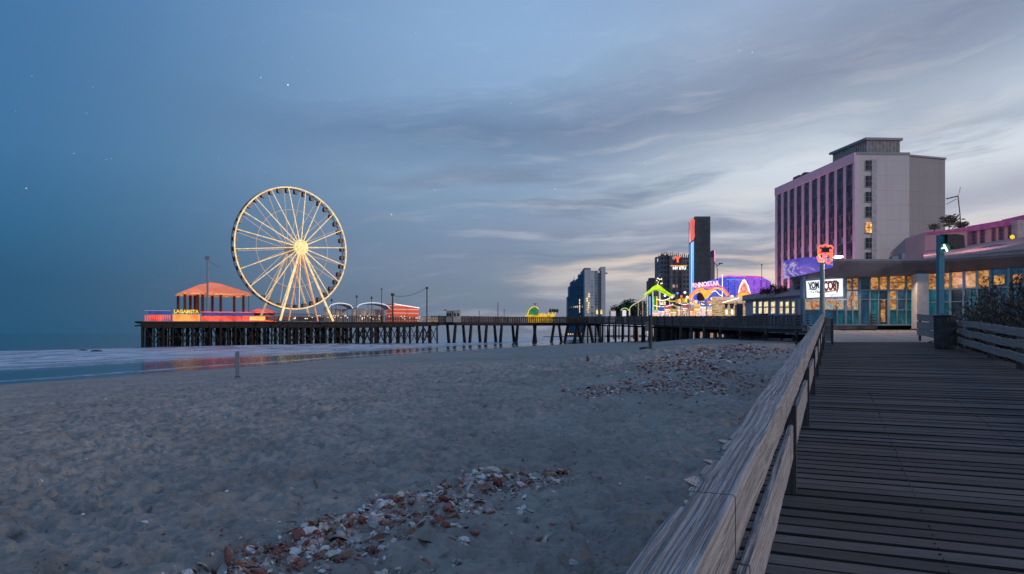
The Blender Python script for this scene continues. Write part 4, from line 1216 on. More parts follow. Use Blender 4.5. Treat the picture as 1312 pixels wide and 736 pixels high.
# pole with the red neon and the white floodlight
def make_neon_pole():
    Y = 51.0; top = P(1053.5, 335, Y); base = P(1053.5, 427, Y)
    z0 = -1.5+.0356*Y-.1; root = thing('neon_pole', 'tall pale lamp pole with glowing red neon loops on top and a white floodlight arm', 'lamp post', (top.x, Y, z0))
    mb = MB(); mb.tube((top.x, Y, z0), top, .20, .15, 10); mb.build('shaft', mat('pole_paint', (.20, .26, .26), .5), root)
    def ring(px, py, rx, rz, m, r=.07, a0=0, a1=360, nm='neon_loop'):
        c = P(px, py, Y-.15); pts = [c+Vector((rx*math.cos(R(t)), 0, rz*math.sin(R(t)))) for t in np.linspace(a0, a1, 17)[:-1 if a1-a0 == 360 else None]]
        mb = MB(); mb.path(pts, r, 6, a1-a0 == 360); mb.build(nm, m, root)
    ring(1052, 318.5, .20, .20, E['redhot'], .06); ring(1057.5, 317, .22, .18, E['redhot'], .06); ring(1063.5, 318.5, .20, .20, E['redhot'], .06)
    ring(1052, 323, .20, .14, E['redhot'], .08); ring(1063, 323, .18, .14, E['redhot'], .07)
    ring(1051.5, 328.5, .22, .3, emat('magenta_neon', (1, .15, .30), 1.3), .09, 180, 420); ring(1061, 331, .20, .40, E['redhot'], .06, 90, 450 - .1)
    ring(1064.5, 327, .12, .35, E['redhot'], .05, -90, 90)
    ring(1052, 334, .18, .10, E['orangen'], .07); ring(1049.5, 331, .05, .25, E['yellow'], .05)
    c = P(1057.5, 320.5, Y-.3); mb = MB(); mb.box(c, (.5, .2, .36)); mb.build('control_box', M['black'], root)
    mb = MB(); mb.bar(P(1054, 331, Y), P(1075, 328.5, Y), .08); mb.build('arm', M['grey'], root)
    mb = MB(); mb.box(P(1074, 329.4, Y), (.55, .3, .12), rz=0); mb.build('floodlight', emat('flood', (1, .97, 1), 6, .02), root)
    ld = bpy.data.lights.new('flood_lamp', 'POINT'); ld.energy = 130; ld.color = (1, .8, .9); ld.shadow_soft_size = .3
    lo = bpy.data.objects.new('flood_lamp', ld); C.objects.link(lo); lo.parent = root; lo.location = P(1074, 331, Y)-root.location+Vector((0, .2, -.3))
    ld = bpy.data.lights.new('neon_glow', 'POINT'); ld.energy = 60; ld.color = (1, .15, .12); ld.shadow_soft_size = .5
    lo = bpy.data.objects.new('neon_glow', ld); C.objects.link(lo); lo.parent = root; lo.location = P(1057, 325, Y)-root.location+Vector((0, .6, 0))
make_neon_pole()

def make_teal_lamp():
    Y = 30.5; top = P(1204.5, 301.5, Y); z0 = -.9
    root = thing('teal_lamp_post', 'square teal lamp post with a black boxy lamp head behind the round bin', 'lamp post', (top.x, Y, z0))
    mb = MB(); mb.lohi((top.x-.10, Y-.10, z0), (top.x+.13, Y+.12, top.z)); mb.build('shaft', M['tealm'], root)
    q = P(1219.5, 311, Y); mb = MB()
    mb.sheet([(top.x+.14, Y-.3, q.z-.10), (top.x+.14, Y-.3, q.z+.31), (top.x+.55, Y-.3, q.z+.33), (top.x+.85, Y-.3, q.z+.27), (top.x+.9, Y-.3, q.z-.26), (top.x+.45, Y-.3, q.z-.28)], (0, 1, 0), .62); mb.build('lamp_head', M['black'], root)
    mb = MB(); mb.lohi((top.x-.02, Y-.12, top.z-.06), (top.x+.4, Y+.14, top.z+.02)); mb.build('bracket', M['black'], root)
    mb = MB(); c = P(1211.5, 318, Y-.36); mb.tube(c+Vector((0, .14, 0)), c, .08, .21, 20, False)
    mb.build('reflector', mat('reflector', (.02, .10, .09), .3, metal=.3), root)
    bulb = MB(); bulb.tube(c+Vector((-.07, -.0, .14)), c+Vector((.10, .04, -.14)), .035, n=8); bulb.tube(c+Vector((-.15, .0, -.02)), c+Vector((-.02, .04, .05)), .03, n=8)
    bulb.build('bulb', emat('cool_lamp', (.85, 1, .85), 2.5, .1), root)
    ld = bpy.data.lights.new('lamp_light', 'POINT'); ld.energy = 1.2; ld.color = (.8, 1, .85); ld.shadow_soft_size = .1
    lo = bpy.data.objects.new('lamp_light', ld); C.objects.link(lo); lo.parent = root; lo.location = c+Vector((0, -.25, 0))-root.location
make_teal_lamp()

# shrubs behind the right fence
def leafmat(name, c, v=.5):
    m, T = new_mat(name)
    g = T.node('ShaderNodeNewGeometry').outputs['Random Per Island']
    cc = T.mix(g, tuple(k*(1-v) for k in c), tuple(k*(1+v) for k in c))
    return finish(m, T, cc, .7)
LM = leafmat('shrub_leaf', (.040, .036, .030)); LG = leafmat('tree_leaf', (.030, .075, .055)); SG = mat('stem', (.03, .022, .018), .9)
def leaf(mb, p, l, w, d, r):
    d = d.normalized(); s = d.cross(Vector((r.gauss(0, 1), r.gauss(0, 1), r.gauss(0, 1)))).normalized()*w
    mb.add([p-s*.3, p+d*l*.5-s, p+d*l, p+d*l*.5+s], [(0, 1, 2, 3)])
def shrub(label, x_, y_, z0, h, w, seed, n=1500):
    r = random.Random(seed); root = thing('dune_shrub', label, 'shrub', (x_, y_, z0), group='dark shrubs behind the board fence')
    st_ = MB(); lf = MB()
    for k in range(46):
        a = r.uniform(0, 6.28); sp = r.uniform(.1, 1)*w; hh = h*r.uniform(.55, 1.05)*(1-.25*sp/w)
        b = Vector((x_+.25*w*math.cos(a)*r.random(), y_+.25*w*math.sin(a)*r.random(), z0))
        pts = [b+Vector((math.cos(a)*sp*f**1.5, math.sin(a)*sp*f**1.5, hh*f))+Vector((r.gauss(0, .03), r.gauss(0, .03), 0)) for f in (0, .3, .6, .85, 1)]
        st_.path(pts, [.022, .018, .012, .008, .003], 4)
        for q in range(n//46):
            f = r.uniform(.12, 1)**.8; i = min(3, int(f*4)); p = pts[i].lerp(pts[i+1], f*4-i)
            d = Vector((r.gauss(0, .6), r.gauss(0, .6), r.uniform(.2, 1.2)))
            leaf(lf, p, r.uniform(.10, .24), r.uniform(.012, .035), d, r)
    st_.build('stems', SG, root); lf.build('foliage', LM, root)
sh = [(1222, 30, 1.5, .9), (1240, 28.5, 1.9, 1.0), (1258, 27, 2.3, 1.1), (1275, 25.5, 2.6, 1.1), (1291, 24, 2.75, 1.1), (1306, 22.8, 2.8, 1.1), (1330, 22, 2.9, 1.1), (1268, 31, 2.6, 1.3), (1300, 28.5, 2.9, 1.3), (1345, 19.5, 2.1, .8), (1306, 21.2, 1.6, .7)]
labs = ['lowest dark shrub, at the left end of the row beside the bin', 'second shrub from the bin, low and twiggy', 'third shrub from the bin, reaching the pavilion windows', 'dark feathery shrub in the middle of the row behind the fence', 'tall dark shrub right of the middle of the row', 'tall shrub close to the right edge of the photo', 'shrub cut by the right edge of the photo, tall', 'shrub standing further back in the middle of the row', 'tallest shrub standing furthest back at the right', 'low shrub right against the fence at the photo edge', 'small twiggy shrub pressed against the fence boards']
for i, (px, Y, h, w) in enumerate(sh):
    x_ = (px-CX)/F*Y; z0 = float(ground(x_, Y))
    q = P(px, 0, Y); z0 = max(z0, -2.6); shrub(labs[i], x_, Y, z0, h-.9-z0-.0+.35, w, 50+i)

# ------------------------------------------------------------------ hotel
def wallmat(name, c):
    """rendered wall: storey joints, rain streaks and patching"""
    m, T = new_mat(name)
    g = T.node('ShaderNodeTexCoord').outputs['Object']; X_, Y_, Z_ = T.sep(g)
    st = T.noise(T.comb(T.m('MULTIPLY', X_, 1.3), T.m('MULTIPLY', Y_, 1.3), T.m('MULTIPLY', Z_, .05)), 1.0, 5, .65)
    pt = T.noise(g, .22, 5, .6)
    cc = T.mix(T.step(st, .45, .75, 0, .30), c, tuple(k*.62 for k in c)); cc = T.mix(T.step(pt, .35, .7, 0, .28), cc, tuple(k*.8 for k in c))
    jt = T.m('LESS_THAN', T.m('FRACT', T.m('DIVIDE', Z_, 2.84)), .035)
    cc = T.mix(T.m('MULTIPLY', jt, .35), cc, tuple(k*.55 for k in c))
    return finish(m, T, cc, .85, T.noise(g, 2.0, 4), .2, .03)
def make_hotel():
    N0 = (65.85, 135.0); L0 = (63.1, 168.5); Rn = (P(1165, 0, 135.4).x, 135.4); Rr = (P(1211, 0, 137.4).x, 137.4)
    root = thing('hotel_tower', 'tall pale hotel slab with dark vertical window strips lit magenta from below', 'hotel', (72, 140, -1))
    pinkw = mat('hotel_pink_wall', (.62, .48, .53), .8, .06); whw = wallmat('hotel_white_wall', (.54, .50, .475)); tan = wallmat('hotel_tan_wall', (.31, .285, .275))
    T0 = 34.6
    ins = Vector((.6, .05, 0))
    mb = MB(); mb.prism([(N0[0]+.6, N0[1]+.02), Rn, (Rn[0]+.2, 165), (L0[0]+.6, 168.5)], -1, T0-.01); mb.build('body', whw, root)
    a = Vector((*N0, 0)); b = Vector((*L0, 0)); d = (b-a).normalized(); nn = Vector((-d.y, d.x, 0))
    if nn.x > 0: nn = -nn
    # left facade: fins and strips
    crop = [(45, 66), (78, 101), (111, 137), (149, 176), (189, 217), (231, 261), (275, 306), (321, 353), (366, 401), (415, 451)]
    bays = []
    for c0, c1 in crop:
        p0 = on_line(985+c0/4.204, N0, L0); p1 = on_line(985+c1/4.204, N0, L0); bays.append((Vector((*p0, 0)), Vector((*p1, 0))))
    edges = [b]+[p for q in bays for p in q]+[a]
    for i in range(0, len(edges), 2):
        p, q = edges[i], edges[i+1]
        mb = MB(); mb.prism([(p.x, p.y), (q.x, q.y), (q.x+.7, q.y), (p.x+.7, p.y)], -1, T0-1.7); mb.build('fin', pinkw, root)
    mb = MB(); p, q = b+nn*.12, a+nn*.12; mb.prism([(p.x, p.y), (q.x, q.y), (q.x+.9, q.y), (p.x+.9, p.y)], T0-1.7, T0+.12); mb.build('parapet', pinkw, root)
    mb = MB(); mb.prism([(N0[0]+.5, N0[1]-.1), (Rn[0]+.1, Rn[1]-.1), (Rn[0]+.1, Rn[1]+.5), (N0[0]+.5, N0[1]+.4)], T0-.3, T0+.2); mb.build('coping', M['grey'], root)
    m, T = new_mat('hotel_glazing')
    gi = T.node('ShaderNodeNewGeometry').outputs['Random Per Island']
    cc = T.ramp(gi, [(0, (.020, .026, .042)), (.3, (.05, .065, .10)), (.5, (.014, .016, .024)), (.66, (.08, .095, .13)), (.78, (.03, .045, .07)), (.88, (.20, .09, .07)), (.93, (.24, .22, .23)), (1, (.03, .03, .045))], 'CONSTANT')
    finish(m, T, cc, .28)
    sp = mat('hotel_spandrel', (.11, .09, .11), .5)
    r = random.Random(8)
    for p, q in bays:
        u = q-p; off = Vector((.07, 0, 0))
        mb = MB()
        for k in range(23):
            z0 = .6+k*1.42; z1 = z0+1.34
            for h in range(3):
                A_ = p+u*(h/3+.01)+off; B_ = p+u*((h+1)/3-.01)+off
                mb.add([(A_.x, A_.y, z0), (B_.x, B_.y, z0), (B_.x, B_.y, z1), (A_.x, A_.y, z1)], [(0, 1, 2, 3)])
        s_ = mb.build('window_strip', m, root)
        mb = MB()
        for k in range(12):
            z0 = .5+k*2.84; mb.prism([((p+off*.3).x, p.y), ((q+off*.3).x, q.y), (q.x+.5, q.y), (p.x+.5, p.y)], z0, z0+.30)
        for h in (0.33, .66):
            A_ = p+u*h; mb.lohi((A_.x+.02, A_.y-.05, .5), (A_.x+.2, A_.y+.05, T0-1.8))
        mb.build('window_bars', sp, s_ if False else root)
    # stair windows
    fr = mat('stair_frame', (.20, .19, .19), .6); lit = lit_glass('stair_lit', 1.1, .9, 2); dk = mat('stair_glass', (.012, .016, .018), .15)
    for i, (y0, y1) in enumerate(((205.7, 218), (225.5, 239), (246, 258.5), (265, 278), (285.5, 298.5), (305, 318), (323.5, 333))):
        A_ = P(1110, y0, 134.9); B_ = P(1116.8, y1, 134.9); cz = (A_.z+B_.z)/2
        w = MB(); w.lohi((A_.x-.02, 134.93, B_.z), (B_.x+.02, 135.2, A_.z)); o = w.build('window', dk if i != 4 else lit, root)
        f = MB()
        f.lohi((A_.x-.12, 134.90, B_.z-.15), (B_.x+.12, 135.2, B_.z-.0)); f.lohi(((A_.x+B_.x)/2-.05, 134.86, B_.z), ((A_.x+B_.x)/2+.05, 134.9, A_.z)); f.lohi((A_.x, 134.86, cz-.06), (B_.x, 134.9, cz+.06))
        off = Vector((0, 0, 0)); ob = f.build('window_frame', fr, root)
    mb = MB(); A_ = P(1117.5, 205, 134.9); mb.lohi((A_.x, 135.02, 10), (A_.x+.9, 135.2, T0-1.2)); mb.build('stair_recess', mat('recess', (.40, .385, .39), .8), root)
    # right set-back block
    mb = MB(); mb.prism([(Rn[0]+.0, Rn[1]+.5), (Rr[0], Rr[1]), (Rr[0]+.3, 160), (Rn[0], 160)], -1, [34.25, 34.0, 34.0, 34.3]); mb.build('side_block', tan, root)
    mb = MB(); mb.bar(Vector((Rn[0], Rn[1]+.45, 34.4)), Vector((Rr[0]+.1, Rr[1]-.05, 34.1)), .4, .3); mb.build('coping', M['grey'], root)
    # penthouse: ribbed
    ph0 = P(1111, 0, 139); ph1 = P(1152, 0, 139.5); z1 = (427-178)/900*139
    pts = [(ph0.x, 139), (ph1.x, 139.5), (ph1.x, 150), (68.5, 150)]
    mb = MB(); mb.prism(pts, T0-.2, [z1-.3]*4); mb.build('penthouse', mat('penthouse', (.26, .235, .22), .7), root)
    mb = MB()
    for k in range(24):
        f = k/23; x_ = ph0.x+(ph1.x-ph0.x)*f; mb.box((x_, 139+.5*f-.08, (T0+z1)/2+.3), (.12, .2, z1-T0-1.2))
    for k in range(16):
        f = k/16; x_ = ph0.x+(68.5-ph0.x)*f; y_ = 139+11*f; mb.box((x_-.06, y_, (T0+z1)/2+.3), (.2, .15, z1-T0-1.2))
    mb.build('ribs', mat('rib_tan', (.42, .38, .35), .7), root)
    mb = MB(); mb.prism([(ph0.x-.5, 138.5), (ph1.x+.5, 139), (ph1.x+.5, 150.5), (67.9, 150.5)], z1-.3, z1+.15); mb.build('penthouse_roof', M['grey'], root)
    mb = MB()
    for f in (.62, .70, .74): q = a+(b-a)*f; mb.lohi((q.x+.4, q.y-.8, T0), (q.x+1.6, q.y+.8, T0+.9))
    mb.build('rooftop_units', M['dkgrey'], root)
    # uplights along the foot of the left facade
    for i in range(6):
        f = (i+.3)/6; q = a+(b-a)*f+nn*6
        ld = bpy.data.lights.new('magenta_uplight', 'SPOT'); ld.energy = 3300; ld.color = (1, .34, .60); ld.spot_size = R(100); ld.spot_blend = 1; ld.shadow_soft_size = .5
        lo = bpy.data.objects.new('magenta_uplight', ld); C.objects.link(lo); lo.parent = root
        lo.location = Vector((q.x, q.y, 3.5))-root.location
        lo.rotation_euler = (Vector((-7, -1, -15))).to_track_quat('Z', 'Y').to_euler()
        mb = MB(); mb.tube((q.x, q.y, 2.9), (q.x, q.y, 3.3), .3, .4, 10); mb.build('uplight_body', M['dkgrey'], root)
make_hotel()

# ------------------------------------------------------------------ pink annex with magenta parapet
def make_annex():
    pk = mat('annex_pink', (.52, .34, .34), .8, .08, .3); mg = mat('annex_magenta', (.50, .14, .34), .7)
    root = thing('pink_annex', 'low curved pink building with a magenta roof band, at the right edge', 'building', (66, 100, -1))
    pl = [(P(1160, 0, 112).x, 112), (P(1185, 0, 106).x, 106), (64.9, 100), (P(1285, 0, 94).x, 94), (P(1312, 0, 90.5).x, 90.5), (P(1345, 0, 87).x, 87)]
    zt = [(427-306)/900*112, (427-298)/900*106, 15.1, (427-283.5)/900*94, (427-277.5)/900*90.5, (427-271)/900*87]
    poly = pl+[(95, 90), (95, 130), (70, 130)]; zz = zt+[15.2, 15, 14.9]
    mb = MB(); mb.prism(poly, -1, zz); mb.build('wall', pk, root)
    mb = MB()
    for i in range(2, 5):
        a = Vector((*pl[i], zt[i]-.35)); b = Vector((*pl[i+1], zt[i+1]-.35)); mb.bar(a+Vector((-.12, -.2, 0)), b+Vector((-.12, -.2, 0)), .4, .95 if i > 2 else .8)
    a = Vector((*pl[1], zt[1]-.2)); b = Vector((*pl[2], zt[2]-.3)); mb.bar(a+Vector((-.1, -.15, 0)), b+Vector((-.1, -.15, 0)), .3, .35)
    mb.build('parapet_band', mg, root)
    wg = mat('annex_glass', (.07, .06, .10), .3); fr = mat('annex_frame', (.22, .13, .17), .6)
    def win(p0, p1, y0, y1, i, rows=4):
        A_ = on_line(p0, pl[i], pl[i+1]); B_ = on_line(p1, pl[i], pl[i+1]); Y = (A_[1]+B_[1])/2
        z1, z0 = (427-y0)/900*Y, (427-y1)/900*Y; d = (Vector((*B_, 0))-Vector((*A_, 0))).normalized(); n_ = Vector((d.y, -d.x, 0))
        a = Vector((*A_, 0))+n_*.03; b = Vector((*B_, 0))+n_*.03
        mb = MB(); mb.sheet([(a.x, a.y, z0), (b.x, b.y, z0), (b.x, b.y, z1), (a.x, a.y, z1)], n_, .03); o = mb.build('window', wg, root)
        f = MB(); n2 = n_*.1
        for k in range(rows+1):
            zz_ = z0+(z1-z0)*k/rows; f.bar((a.x+n2.x, a.y+n2.y, zz_), (b.x+n2.x, b.y+n2.y, zz_), .08, .08)
        for p in (a, b): f.bar((p.x+n2.x, p.y+n2.y, z0), (p.x+n2.x, p.y+n2.y, z1), .1, .1)
        f.build('window_frame', fr, root)
    for p0, p1, y0, y1, i in ((1246, 1252, 296, 314, 2), (1257, 1262.5, 294, 312.5, 2), (1272, 1276, 290, 311, 2), (1281, 1287, 288, 308, 2), (1293, 1299, 286, 306, 3)): win(p0, p1, y0, y1, i)
    mb = MB(); A_ = on_line(1243.5, pl[2], pl[3]); mb.lohi((A_[0]-.25, A_[1]-.2, 11.5), (A_[0]+.1, A_[1]+.3, 14.6)); mb.build('pilaster', fr, root)
    # pillar at the photo's edge
    q = P(1304.5, 0, 84); mb = MB(); mb.lohi((q.x-.45, 83.5, 0), (q.x+.55, 84.5, (427-283)/900*84)); mb.build('pillar', mat('pillar', (.30, .27, .28), .8), root)
    # sloping roof and blue dome in front
    mb = MB(); e = [P(1183, 333, 72), P(1325, 318, 66), P(1330, 300, 84), P(1290, 307, 90), P(1245, 314, 96), P(1183, 322, 98)]
    mb.sheet(e, (0, .2, -1), .3); mb.build('sloping_roof', mat('roof_pinkbrown', (.25, .165, .165), .8), root)
    c = P(1283, 334, 76); mb = MB(); vs = []; fs = []; k = 16; m_ = 6
    for j in range(m_+1):
        el_ = R(90*j/m_)
        for i in range(k): t = 2*math.pi*i/k; vs.append((c.x+4.6*math.cos(t)*math.cos(el_), c.y+3.0*math.sin(t)*math.cos(el_), c.z-1.2+3.0*math.sin(el_)))
    for j in range(m_):
        for i in range(k): fs.append((j*k+i, j*k+(i+1) % k, (j+1)*k+(i+1) % k, (j+1)*k+i))
    mb.add(vs, fs, True); mb.build('blue_dome', mat('dome_blue', (.018, .028, .07), .5), root)
    mb = MB(); q = P(1297, 304, 83); mb.ico(q, .28, 1); mb.build('yellow_lamp', E['yellow'], root)
    for px, Y, w in ((1190, 78, 330), (1265, 70, 260)):  # added fill lamps without fittings, turning the annex wall pink
        ld = bpy.data.lights.new('annex_pink_fill', 'SPOT'); ld.energy = w*14; ld.color = (1, .50, .52); ld.spot_size = R(120); ld.spot_blend = 1; ld.shadow_soft_size = .3
        lo = bpy.data.objects.new('annex_pink_fill', ld); C.objects.link(lo); lo.parent = root; q = P(px, 0, Y); lo.location = Vector((q.x, Y, 11.5))-root.location
        lo.rotation_euler = Vector((-4, -24, 1)).to_track_quat('Z', 'Y').to_euler()
make_annex()
def roof_plant(px, py, Y, s, seed, label):
    r = random.Random(seed); b = P(px, py+6, Y); root = thing('roof_plant', label, 'plant', b, group='little plants on the pink roof')
    mb = MB(); mb.tube(b-Vector((0, 0, .8)), b+Vector((0, 0, .5*s)), .1, .06, 5); mb.build('trunk', SG, root)
    lf = MB()
    for k in range(240):
        a = r.uniform(0, 6.28); d = Vector((math.cos(a), math.sin(a), r.uniform(-.3, .6)))
        leaf(lf, b+Vector((r.gauss(0, .35)*s, r.gauss(0, .3)*s, .5*s+r.uniform(-.2, .7)*s)), .55*s, .09*s, d, r)
    lf.build('foliage', leafmat('roof_leaf_%d' % seed, (.12, .11, .09)), root)
roof_plant(1216, 287, 108, 1.5, 1, 'bushy little plant on the pink roof beside the hotel wall')
roof_plant(1232, 290, 106, 1.1, 2, 'smaller plant on the pink roof, right of the bushy one')
roof_plant(1197, 290, 109, .8, 3, 'low flat plant against the foot of the hotel side block')
def make_mast():
    Y = 120; b = P(1232, 292, Y); root = thing('roof_mast', 'thin bent antenna mast with a drooping wire behind the hotel', 'antenna', b)
    mb = MB(); mb.path([b-Vector((0, 0, 2)), P(1230, 275, Y), P(1227.5, 251.5, Y)], .09, 5); mb.build('mast', M['dkgrey'], root)
    mb = MB(); mb.bar(P(1227.5, 251.5, Y), P(1212.5, 255, Y+2), .16); mb.bar(P(1226, 255, Y), P(1212.5, 262, Y+2), .07); mb.build('boom', M['dkgrey'], root)
    mb = MB(); mb.path([P(1227.5, 251.5, Y), P(1229.5, 246, Y), P(1230.5, 240, Y)], .04, 4); mb.build('whip', M['dkgrey'], root)
make_mast()

# ------------------------------------------------------------------ lilac side building with lit windows
def make_lilac():
    Y = 104; root = thing('lilac_building', 'low lilac building with a row of narrow lit windows left of the pavilion', 'building', P(995, 430, Y))
    lw = mat('lilac_wall', (.46, .40, .48), .8, .08)
    a = P(955, 0, 118); b = P(1034, 0, 88)
    zt = lambda y_, Yd: (427-y_)/900*Yd
    mb = MB(); mb.prism([(a.x, a.y), (b.x, b.y), (b.x+14, b.y+16), (a.x+14, a.y+16)], -1.2, [zt(383, 118), zt(377, 88), 5.2, 5.4]); mb.build('wall', lw, root)
    rf = mat('lilac_roof', (.16, .12, .13), .85)
    mb = MB(); vs = [P(951, 384, 118), P(1036, 377.5, 87), P(1036, 363, 100), P(1012, 369, 112), P(951, 379, 126)]
    mb.sheet(vs, (0, .1, -1), .25); mb.build('roof', rf, root)
    lit = emat('narrow_window_light', (1, .66, .34), 1.0, .5, 1.2)
    for p0, p1 in ((965, 968), (972.3, 976), (979, 984), (988, 993), (999.2, 1002.8), (1006.6, 1010.6), (1015, 1018)):
        A_ = on_line(p0, (a.x, a.y), (b.x, b.y)); B_ = on_line(p1, (a.x, a.y), (b.x, b.y)); Yd = (A_[1]+B_[1])/2
        for y0, y1 in ((387, 393), (394.6, 401.8)):
            mb = MB(); mb.sheet([(A_[0], A_[1]-.04, zt(y1, Yd)), (B_[0], B_[1]-.04, zt(y1, Yd)), (B_[0], B_[1]-.04, zt(y0, Yd)), (A_[0], A_[1]-.04, zt(y0, Yd))], (0, 1, 0), .06)
            mb.build('window', lit, root)
    mb = MB()
    for px in (970, 977.7, 986, 996, 1004.6, 1012.8, 1021, 1027): A_ = on_line(px, (a.x, a.y), (b.x, b.y)); mb.lohi((A_[0]-.1, A_[1]-.25, -1), (A_[0]+.1, A_[1]+.1, zt(384, A_[1])))
    mb.build('pilasters', M['grey'], root)
make_lilac()
def clump_bush(label, name, x0, x1, ytop, ybot, Y, c, seed, n=1300, grp=None):
    r = random.Random(seed); a = P(x0, ybot, Y); b = P(x1, ytop, Y); root = thing(name, label, 'bush', ((a.x+b.x)/2, Y, a.z), group=grp)
    lf = MB(); cx, cz = (a.x+b.x)/2, a.z; rx, rz = (b.x-a.x)/2, b.z-a.z
    for k in range(n):
        t = r.uniform(-1, 1); hh = math.sqrt(max(0, 1-t*t))*(.75+.25*math.sin(t*9+seed)); q = Vector((cx+rx*t, Y+r.gauss(0, rx*.25), cz+rz*hh*r.random()**.6))
        leaf(lf, q, rz*.18, rz*.05, Vector((r.gauss(0, 1), r.gauss(0, 1), r.gauss(0, 1))), r)
    lf.build('foliage', leafmat(name+'_leaf_%d' % seed, c), root)
    mb = MB(); mb.tube((cx, Y, cz-.6), (cx, Y, cz+rz*.6), .12, .05, 5); mb.build('stem', SG, root)
clump_bush('dark bush growing on the roof edge of the lilac building', 'roof_bush', 975, 1012, 364.5, 377, 106, (.03, .022, .022), 3)

# ------------------------------------------------------------------ amusement strip behind the walkway
def make_promenade():
    poly = [(38, 105), (44, 170), (47, 230), (58, 300), (120, 300), (120, 105)]
    mb = MB(); mb.prism(poly, -3.5, 2.9); o = mb.build('promenade', mat('promenade_wall', (.035, .03, .03), .85, .5)); o['kind'] = 'structure'
make_promenade()
FZ = 2.92
def strip_sign(px0, px1, y0, y1, Y, m, name='panel', parent=None, th=.3):
    a = P(px0, y1, Y); b = P(px1, y0, Y); mb = MB(); mb.lohi((a.x, Y, a.z), (b.x, Y+th, b.z)); return mb.build(name, m, parent)

# far slab towers ---------------------------------------------------
def win_grid(name, wall, glass, sx, sz, lit=.06, litc=(1, .65, .3), ls=.8):
    """night facade: cells of glass and wall with a few lit rooms"""
    m, T = new_mat(name)
    g = T.node('ShaderNodeTexCoord').outputs['Object']; X_, Y_, Z_ = T.sep(g)
    u = T.m('ADD', X_, T.m('MULTIPLY', Y_, .6)); cu = T.m('DIVIDE', u, sx); cz = T.m('DIVIDE', Z_, sz)
    mask = T.m('MULTIPLY', T.m('GREATER_THAN', T.m('FRACT', cu), .35), T.m('GREATER_THAN', T.m('FRACT', cz), .40))
    wn = T.node('ShaderNodeTexWhiteNoise', noise_dimensions='2D'); T.l.new(T.comb(T.m('FLOOR', cu), T.m('FLOOR', cz), 0), wn.inputs[0])
    v = wn.outputs[0]
    wl = T.mix(T.noise(g, .15, 4), tuple(k*.8 for k in wall), tuple(k*1.2 for k in wall))
    cc = T.mix(mask, wl, T.mix(v, tuple(k*.4 for k in glass), tuple(k*1.6 for k in glass)))
    em = T.mix(T.m('MULTIPLY', mask, T.m('GREATER_THAN', v, 1-lit)), (0, 0, 0), litc)
    return finish(m, T, cc, .5, None, emis=em, estr=ls)
def make_tower_a():
    Y = 850.0; root = thing('apartment_towers', 'distant stepped cluster of blue glass and pale grey slab towers, furthest left on the shore', 'building', P(752, 431, Y))
    gl = [win_grid('blue_glass_%d' % i, (.02, .10+.02*i, .19+.03*i), (.015, .09, .16), 3.2, 3.4, .02, ls=.5) for i in range(3)]
    steps = [(727.6, 729.4, 380, 0), (729.4, 732, 367, 1), (732, 735, 361, 0), (734.6, 736.6, 359, 2), (736.6, 739.6, 361, 1), (739, 743.2, 357.5, 0), (742.4, 746.6, 351.5, 1), (746, 749.6, 347, 2)]
    for i, (p0, p1, y, k) in enumerate(steps):
        a = P(p0, 431, Y+40-i*4); b = P(p1, y, Y+40-i*4); mb = MB(); mb.lohi((a.x, a.y, -5), (b.x, a.y+24, b.z)); mb.build('glass_wing', gl[k], root)
    for px, y in ((741, 352), (735.5, 356)):
        mb = MB(); a = P(px, y+8, Y+30); mb.tube(a, P(px, y-2, Y+30), .7, .2, 5); mb.build('spire', M['grey'], root)
    gs = mat('slab_grey', (.46, .46, .47), .8, .1, .1); gw = win_grid('slab_windows', (.50, .50, .51), (.32, .32, .34), 4.5, 3.6, .0)
    for p0, p1, y, m in ((749.2, 757, 344.3, gs), (757, 767, 347, gw), (767, 770.4, 348, win_grid('slab_dark', (.10, .10, .12), (.03, .03, .04), 3, 3.6, .03)), (770.2, 775.8, 342, gs)):
        a = P(p0, 431, Y); b = P(p1, y, Y); mb = MB(); mb.lohi((a.x+.01, Y+(2 if m is gw else 0), -5), (b.x-.01, Y+26, b.z)); mb.build('slab', m, root)
    mb = MB(); a = P(748.5, 343.6, Y); b = P(756.6, 343.6, Y); mb.lohi((a.x, Y-1, a.z-1), (b.x, Y+20, a.z)); b2 = P(779, 350, Y); a2 = P(775.8, 350, Y); mb.build('roof_lip', M['grey'], root)
    mb = MB(); mb.lohi((a2.x, Y+3, b2.z-.6), (b2.x, Y+9, b2.z+.8)); mb.build('balcony', M['grey'], root)
    lm = emat('tower_lights', (1, .62, .3), 1.2, .6, .05)
    r = random.Random(2); mb = MB()
    for k in range(9): a = P(753.5+r.uniform(-1.4, 1.4), 377+k*2.9, Y-2); mb.box(a, (1.6, .5, 1.8))
    for k in range(5): a = P(742.6, 385+k*3.6, Y-2); mb.box(a, (.9, .5, 2.6))
    for px in (765, 770.5): mb.box(P(px, 400, Y-2), (2.0, .5, 5))
    o = mb.build('facade_lights', lm, root); o['kind'] = 'stuff'
make_tower_a()
def make_land():
    mb = MB(); mb.prism([(35, 790), (90, 770), (330, 760), (700, 1000), (900, 1400), (160, 1300), (70, 900)], -5.5, -3.9); o = mb.build('far_shore', mat('far_shore', (.04, .045, .05), .9)); o['kind'] = 'structure'
make_land()
